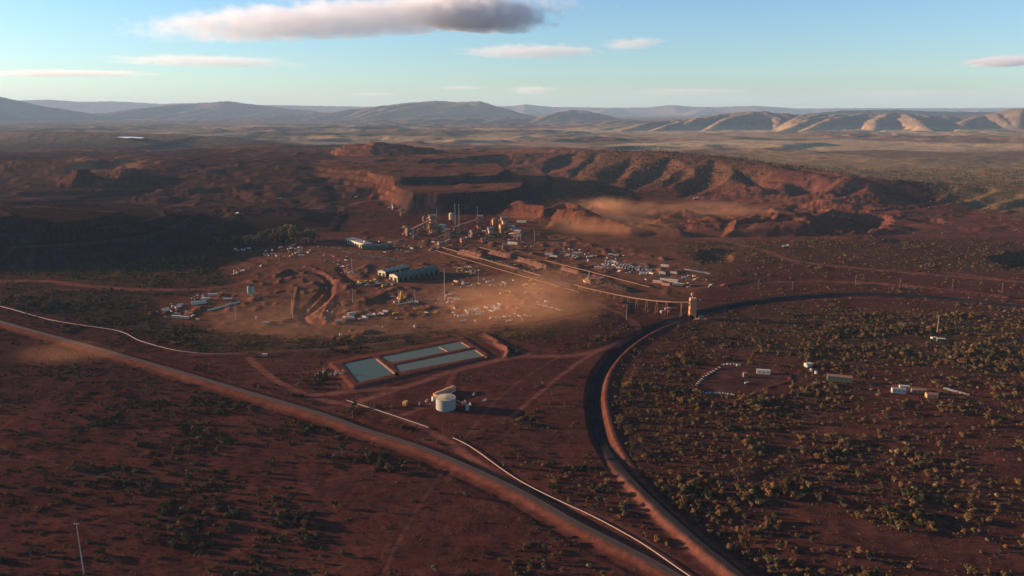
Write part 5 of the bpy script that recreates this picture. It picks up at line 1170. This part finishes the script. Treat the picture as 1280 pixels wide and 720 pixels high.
heap([('box', 'steel'), ('donga', 'white'), ('box', 'blue'), ('box', 'cream')], [(288, 312), (312, 308), (312, 313), (292, 315)], 8, '{1} {0} left of the tree grove', '{1} {0}s left of the tree grove', 3, 1.3)
heap([('box', 'steel'), ('donga', 'white'), ('box', 'rust'), ('pickup', 'white'), ('box', 'cream')], [(320, 314), (370, 306), (390, 314), (380, 324), (330, 320)], 34, '{1} {0} on the open ground in front of the tree grove', '{1} {0}s in front of the tree grove', 4, 1.1)
heap([('pickup', 'white'), ('box', 'rust'), ('pickup', 'white'), ('box', 'steel')], [(288, 338), (310, 332), (330, 332), (310, 340), (290, 344)], 16, 'small {1} {0} in the fenced yard left of the curved haul road', 'small {1} {0}s left of the curved haul road', 5, 1.1)
heap([('haul', 'yellow'), ('truck', 'white'), ('box', 'rust'), ('pickup', 'white'), ('box', 'steel')], [(445, 354), (460, 350), (492, 352), (495, 358), (470, 361), (450, 360)], 20, '{1} {0} on the apron in front of the green shed gables', '{1} {0}s in front of the green shed gables', 6, 1.1)
put('haul', 'yellow', 455, 355, .3, 'big yellow dump truck at the left edge of the shed apron', None, 1.3); put('haul', 'cream', 449, 357.5, .2, 'pale dump truck farthest left on the shed apron', None, 1.2); put('haul', 'white', 473, 357, 2.9, 'white dump truck near the door of the longest green workshop', None, 1.3)
heap([('box', 'rust'), ('box', 'yellow'), ('box', 'cream'), ('box', 'rust2'), ('tank', 'rust'), ('box', 'white')], [(567, 335), (582, 332), (600, 338), (614, 344), (600, 345), (572, 341)], 40, '{1} {0} in the crowded store yard right of the longest green workshop', '{1} {0}s in the crowded store yard', 7, .85)
heap([('tyre', 'tyre'), ('box', 'white'), ('pickup', 'white')], [(624, 354), (636, 350), (640, 357), (626, 359)], 12, '{1} {0} in the small ring right of the store yard', '{1} {0}s in the small ring right of the store yard', 8, .9)
heap([('box', 'white'), ('donga', 'white'), ('box', 'steel'), ('pickup', 'white'), ('truck', 'white')], [(568, 395), (585, 386), (628, 381), (625, 390), (600, 398), (572, 399)], 34, '{1} {0} on the dusty ground in the middle of the lower yard', '{1} {0}s in the middle of the lower yard', 9, 1.1)
heap([('box', 'cream'), ('pickup', 'white'), ('box', 'rust'), ('box', 'steel')], [(600, 400), (640, 391), (665, 395), (660, 400), (620, 403)], 24, 'small {1} {0} near the lower right rim of the yard', 'small {1} {0}s near the lower right rim of the yard', 10, .9)
rows('box', ['white', 'cream', 'rust'], (673, 381), (703, 389), 11, 1.0, 'small pale box in the slanting line at the right end of the yard', 'slanting line of boxes at the right end', .8, .9)
heap([('box', 'white'), ('pickup', 'white'), ('donga', 'white')], [(671, 378), (686, 376), (690, 382), (675, 383)], 10, '{1} {0} beside the slanting line at the right end of the yard', '{1} {0}s beside the slanting line', 11, .8)
heap([('truck', 'white'), ('donga', 'white'), ('box', 'white'), ('pickup', 'white')], [(415, 402), (430, 393), (480, 390), (488, 396), (440, 404)], 9, '{1} {0} on open dirt below the row of white boxes', '{1} {0}s on open dirt below the row of white boxes', 12, 1.1)
put('truck', 'white', 423, 403, .2, 'white truck alone on the dirt at the lower left of the yard', None, 1.3); put('donga', 'white', 477, 393, -.5, 'white cabin in the group of three by the slanting road', 'three cabins by the slanting road', 1.0); put('donga', 'white', 482, 390, -.5, 'white cabin nearest the slanting road', 'three cabins by the slanting road', 1.0); put('donga', 'white', 463, 395, .1, 'white cabin left of the group by the slanting road', None, 1.1)
put('tank', 'white', 519, 409, 0, 'white tank alone at the lower edge of the dirt yard', None, 1.2); put('truck', 'white', 578, 403, 0, 'white truck at the bottom rim of the yard', None, 1.0); put('truck', 'cream', 333, 405, .2, 'pale truck alone in the dust on the left', None, 1.3); put('tank', 'white', 321, 398, 0, 'faint white tank in the dust on the left', None, .9)
put('pickup', 'white', 398, 418, 0, 'white pickup beside the scrub below the yard', None, 1.3); put('tank', 'cream', 426, 419, 0, 'pale tank beside the scrub below the yard', None, 1.1)
MIX = [('box', 'rust'), ('pickup', 'white'), ('box', 'cream'), ('truck', 'steel'), ('tank', 'steel'), ('donga', 'rust2'), ('truck', 'cream'), ('tyre', 'tyre'), ('haul', 'yellow'), ('donga', 'cream')]
heap(MIX, [(640, 322), (740, 350), (720, 356), (660, 340), (600, 322)], 14, 'small {1} {0} among the stockpiles', 'small {1} {0}s among the stockpiles', 30, .8)
heap(MIX, [(455, 303), (520, 300), (560, 306), (540, 318), (470, 316)], 26, 'small {1} {0} between the cream workshop and the plant', 'small {1} {0}s between the cream workshop and the plant', 31, .9)
heap(MIX, [(500, 285), (600, 285), (660, 296), (650, 312), (600, 306), (520, 304)], 34, '{1} {0} at the feet of the processing plants', '{1} {0}s at the feet of the processing plants', 32, 1.1)
heap(MIX, [(640, 305), (680, 308), (720, 312), (800, 322), (780, 326), (700, 320)], 22, 'small {1} {0} on the red ground behind the upper camp', 'small {1} {0}s behind the upper camp', 33, .8)
heap(MIX, [(400, 318), (450, 320), (455, 345), (410, 340)], 26, 'small {1} {0} left of the shed apron', 'small {1} {0}s left of the shed apron', 34, .8)
heap(MIX, [(560, 345), (640, 345), (700, 360), (690, 372), (600, 372)], 22, 'small {1} {0} scattered between the store yard and the slanting line', 'small {1} {0}s between the store yard and the slanting line', 35, .8)
heap(MIX, [(400, 385), (560, 378), (680, 380), (640, 402), (480, 410), (380, 405)], 24, 'small {1} {0} scattered over the dusty lower yard', 'small {1} {0}s over the dusty lower yard', 36, .75)
heap(MIX, [(790, 340), (900, 345), (900, 352), (860, 360), (800, 352)], 20, 'small {1} {0} around the compound above the load-out tower', 'small {1} {0}s around the compound above the load-out tower', 37, .8)
# crane like drill rigs
def rig(px, py, label):
    p = tp(px, py); e = empty('drill_rig', (p.x, p.y, p.z), random.random() * 3, label, 'drill rig'); MB().box((0, 0, 1.2), (8, 3, 2)).build('chassis', MAT['yellow'], e); MB().box((2.5, 0, 3.2), (2.4, 2.6, 2.2)).build('cab', MAT['yellow'], e)
    MB().beam((-2, 0, 2), (-4.5, 0, 15), 1.1, 1.1).build('boom', MAT['yellow'], e); MB().beam((1, 0, 2), (-1.5, 1, 12), .8, .8).build('second_boom', MAT['rust'], e)
    for sy in (-1.5, 1.5): MB().box((0, sy, .5), (7.5, .8, 1)).build('track', MAT['tyre'], e)
rig(505, 374, 'yellow rig with raised booms below the longest green workshop'); rig(499, 374.5, 'yellow rig left of the other rig below the green workshop')
heap([('pickup', 'white'), ('box', 'white'), ('box', 'steel')], [(490, 378), (500, 372), (515, 374), (524, 379), (505, 380)], 10, 'small {1} {0} round the yellow rigs', 'small {1} {0}s round the yellow rigs', 13, .9)
heap([('box', 'rust'), ('box', 'steel'), ('donga', 'cream'), ('box', 'rust2')], [(546, 372), (560, 366), (580, 374), (572, 381), (550, 380)], 16, '{1} {0} right of the haul ground below the store yard', '{1} {0}s below the store yard', 14, 1.0)
heap([('box', 'steel'), ('donga', 'rust'), ('box', 'cream'), ('box', 'rust2'), ('truck', 'white')], [(560, 352), (578, 350), (598, 358), (590, 362), (566, 358)], 14, '{1} {0} on the dark pad right of the green workshop', '{1} {0}s on the dark pad right of the green workshop', 15, 1.0)
# upper right camp
put('donga', 'white', 686, 319, -.3, 'big white cabin at the left end of the upper camp', None, 1.8); put('donga', 'cream', 691, 321, -.4, 'cream cabin next to the big white cabin of the upper camp', None, 1.5); put('tank', 'white', 696, 321.5, 0, 'white tank at the left end of the upper camp', None, 1.2)
heap([('donga', 'white'), ('box', 'white'), ('pickup', 'white'), ('box', 'cream')], [(706, 318), (722, 316), (722, 325), (708, 322)], 14, '{1} {0} in the cluster at the left of the upper camp', '{1} {0}s at the left of the upper camp', 16, 1.1)
put('tank', 'white', 735.5, 326.5, 0, 'shining white tank alone between the two camp clusters', None, 1.4); rows('donga', ['white'], (763, 318.5), (770, 319.5), 2, -.3, 'white cabin of the pair alone above the upper camp', 'pair of cabins above the upper camp', .1, 1.2)
heap([('donga', 'white'), ('box', 'white'), ('pickup', 'white'), ('box', 'cream'), ('truck', 'white'), ('pickup', 'white'), ('box', 'steel')], [(742, 335), (770, 341), (820, 345), (815, 338), (800, 334), (770, 326), (748, 330)], 44, '{1} {0} among the crowded stores of the upper camp', '{1} {0}s of the upper camp', 17, .95)
put('donga', 'rust', 748, 336, -.3, 'orange long cabin at the left of the crowded upper camp', None, 1.8)
for i, (px, py, c, s_) in enumerate([(822, 354, 'rust', 1.9), (829, 350, 'white', 1.3), (834, 351, 'white', 1.3), (841, 352.5, 'white', 2.0), (847, 357, 'green', 2.0), (832, 357, 'rust', 1.6), (842, 342, 'white', 1.4), (831, 333.5, 'white', 1.8), (828, 342, 'white', 1.3)]):
    put('donga', c, px, py, -.45, ['orange long cabin farthest left of the compound above the tower', 'small white cabin second in the compound above the tower', 'small white cabin right of the second one above the tower', 'long white cabin in the compound above the load-out tower', 'green long cabin, lowest of the compound above the tower', 'orange cabin low in the middle of the compound above the tower', 'white cabin alone above the compound near the slanting road', 'pale long cabin beside the slanting road, uppermost', 'white cabin below the slanting road right of the camp'][i], 'cabins of the compound above the load-out tower', s_)
rows('truck', ['white', 'rust', 'cream'], (858, 338), (886, 343), 9, -.3, 'truck in the convoy parked along the slanting road', 'convoy along the slanting road', .8, 1.1)
heap([('box', 'white'), ('pickup', 'white'), ('box', 'steel')], [(884, 356), (892, 354), (896, 358), (886, 359)], 5, 'small {1} {0} on the pad behind the tower', 'small {1} {0}s on the pad behind the tower', 18, .9)
heap([('truck', 'white'), ('box', 'steel'), ('pickup', 'white')], [(288, 267), (305, 266), (305, 268), (290, 268)], 6, '{1} {0} in the shade of the dark dump', '{1} {0}s in the shade of the dark dump', 19, 1.5)
put('haul', 'white', 488, 258, 0, 'white dump truck on the bench edge behind the plant', None, 1.6); put('haul', 'white', 487, 261, .5, 'white dump truck below the other one on the bench edge', None, 1.2); put('haul', 'white', 445, 245, .5, 'dump truck alone on the orange slope', None, 1.3)
put('haul', 'white', 982, 310.5, 0, 'pale dump truck on the road right of the dark mound', None, 1.7); put('haul', 'cream', 870, 250, 0, 'dump truck on the red flat below the spurs', None, 2.0); put('haul', 'cream', 350, 250, 0, 'dump truck alone far out on the left benches', None, 1.6)
# right hand compound inside the railway curve
for i, t in enumerate(np.linspace(0, 1, 17)):
    c_ = spline([(867, 489), (872, 480), (880, 472), (892, 464), (905, 456)], 8); q_ = c_[int(t * (len(c_) - 1))]; put('pickup', 'white', q_[0], q_[1], -.8, 'white pickup in the curved line at the left of the cleared pad', 'curved line of white pickups on the cleared pad', .8)
rows('tank', ['white', 'steel'], (879, 491), (916, 494), 13, 0, 'pale round tank along the lower edge of the cleared pad', 'pale tanks along the lower edge of the cleared pad', 1.6, .55)
hut(954, 467, 15, 5, 4.5, -.25, 'long cream cabin on the cleared pad', 'cream', 'white'); hut(931, 471, 4, 4, 5, 0, 'small brown hut left on the cleared pad', 'rust2', 'rust2', name='shed', cat='hut'); put('truck', 'white', 933, 479.5, .6, 'white truck in the middle of the cleared pad', None, .8)
rows('tank', ['cream'], (909, 456), (925, 457), 5, 0, 'cream tank along the back of the cleared pad', 'cream tanks along the back of the pad', .6, .7)
hut(1049, 476, 26, 7, 6, -.28, 'largest green walled building with brown roof right of the cleared pad', 'green', 'rust2', name='building', cat='building', flat=False); 
for i, (px, py) in enumerate([(1009, 459), (1014, 464), (1020, 467)]): put('tank', 'white', px, py, 0, 'white tank in the line of three left of the largest green walled building', 'three white tanks', 1.1)
hut(1010, 458, 8, 5, 4, .2, 'pale hut behind the three white tanks', 'cream', 'cream')
hut(1123, 491, 14, 5, 5, -.2, 'white walled building left of the rust coloured sheds', 'white', 'roofc', name='building', cat='building'); hut(1130, 486.5, 10, 4, 4, -.2, 'cream hut behind the white walled building', 'cream', 'cream'); hut(1148, 491, 14, 6, 4, -.15, 'rust coloured shed right of the white walled building', 'rust2', 'rust2', name='shed', cat='shed', flat=False); hut(1164, 497, 11, 6, 4.5, -.15, 'second rust coloured shed, lower right', 'rust', 'rust2', name='shed', cat='shed', flat=False)
rows('donga', ['cream', 'rust2', 'cream'], (1183, 487), (1208, 494), 6, -.4, 'low cabin in the line near the right edge', 'line of cabins near the right edge', .5, .6)
hut(1167, 425, 7, 4, 4, .1, 'cream small shed at the foot of the thin mast', 'cream', 'cream', name='shed', cat='shed'); hut(1176, 427.5, 10, 5, 5, -.2, 'pale green shed right of the cream small shed', 'green', 'cream', name='shed', cat='shed')

# ------------------------------------------------------------------ dust raised by the trucks
def dust(px, py, wpx, hpx, z, depth, dens, colr, label, rot=0, sc3=(2.2, 2, 2)):
    x, y = P(px, py, z); k = math.hypot(y, CAMH) / FPX
    mt = vol_mat('dust', colr, dens, sc3, -.30, .30, edge=.95, aniso=.3)
    me = bpy.data.meshes.new('dust_cloud'); me.from_pydata(BV, [], BF); me.update(); me.materials.append(mt)
    o = bpy.data.objects.new('dust_cloud', me); col.objects.link(o); o.location = (x, y, z); o.scale = (wpx * k / 2, depth / 2, hpx * k / 2); o.rotation_euler = (0, 0, R(rot)); o['kind'] = 'stuff'; o['label'] = label
DC = (.95, .50, .26)
dust(765, 262, 230, 40, 26, 420, .0016, DC, 'orange dust drifting over the big dump', sc3=(5, 4, 2.5))
dust(760, 256, 70, 30, 40, 160, .0045, DC, 'column of orange dust rising above the big dump', sc3=(4, 4, 3))
dust(755, 280, 230, 30, 16, 500, .0020, DC, 'thin dust below the big dump')
dust(640, 378, 300, 52, 20, 420, .0032, DC, 'low sheet of golden dust over the yard')
dust(690, 352, 170, 40, 18, 300, .0016, DC, 'golden dust blowing off the stockyard')
dust(890, 262, 220, 26, 24, 500, .0014, DC, 'thin dust over the red flat below the spurs')
dust(360, 400, 330, 50, 18, 350, .0004, DC, 'faint dust over the left yard')
dust(80, 442, 190, 46, 8, 90, .0018, DC, 'puff of dust beside the paved road on the left')

#@@MORE@@
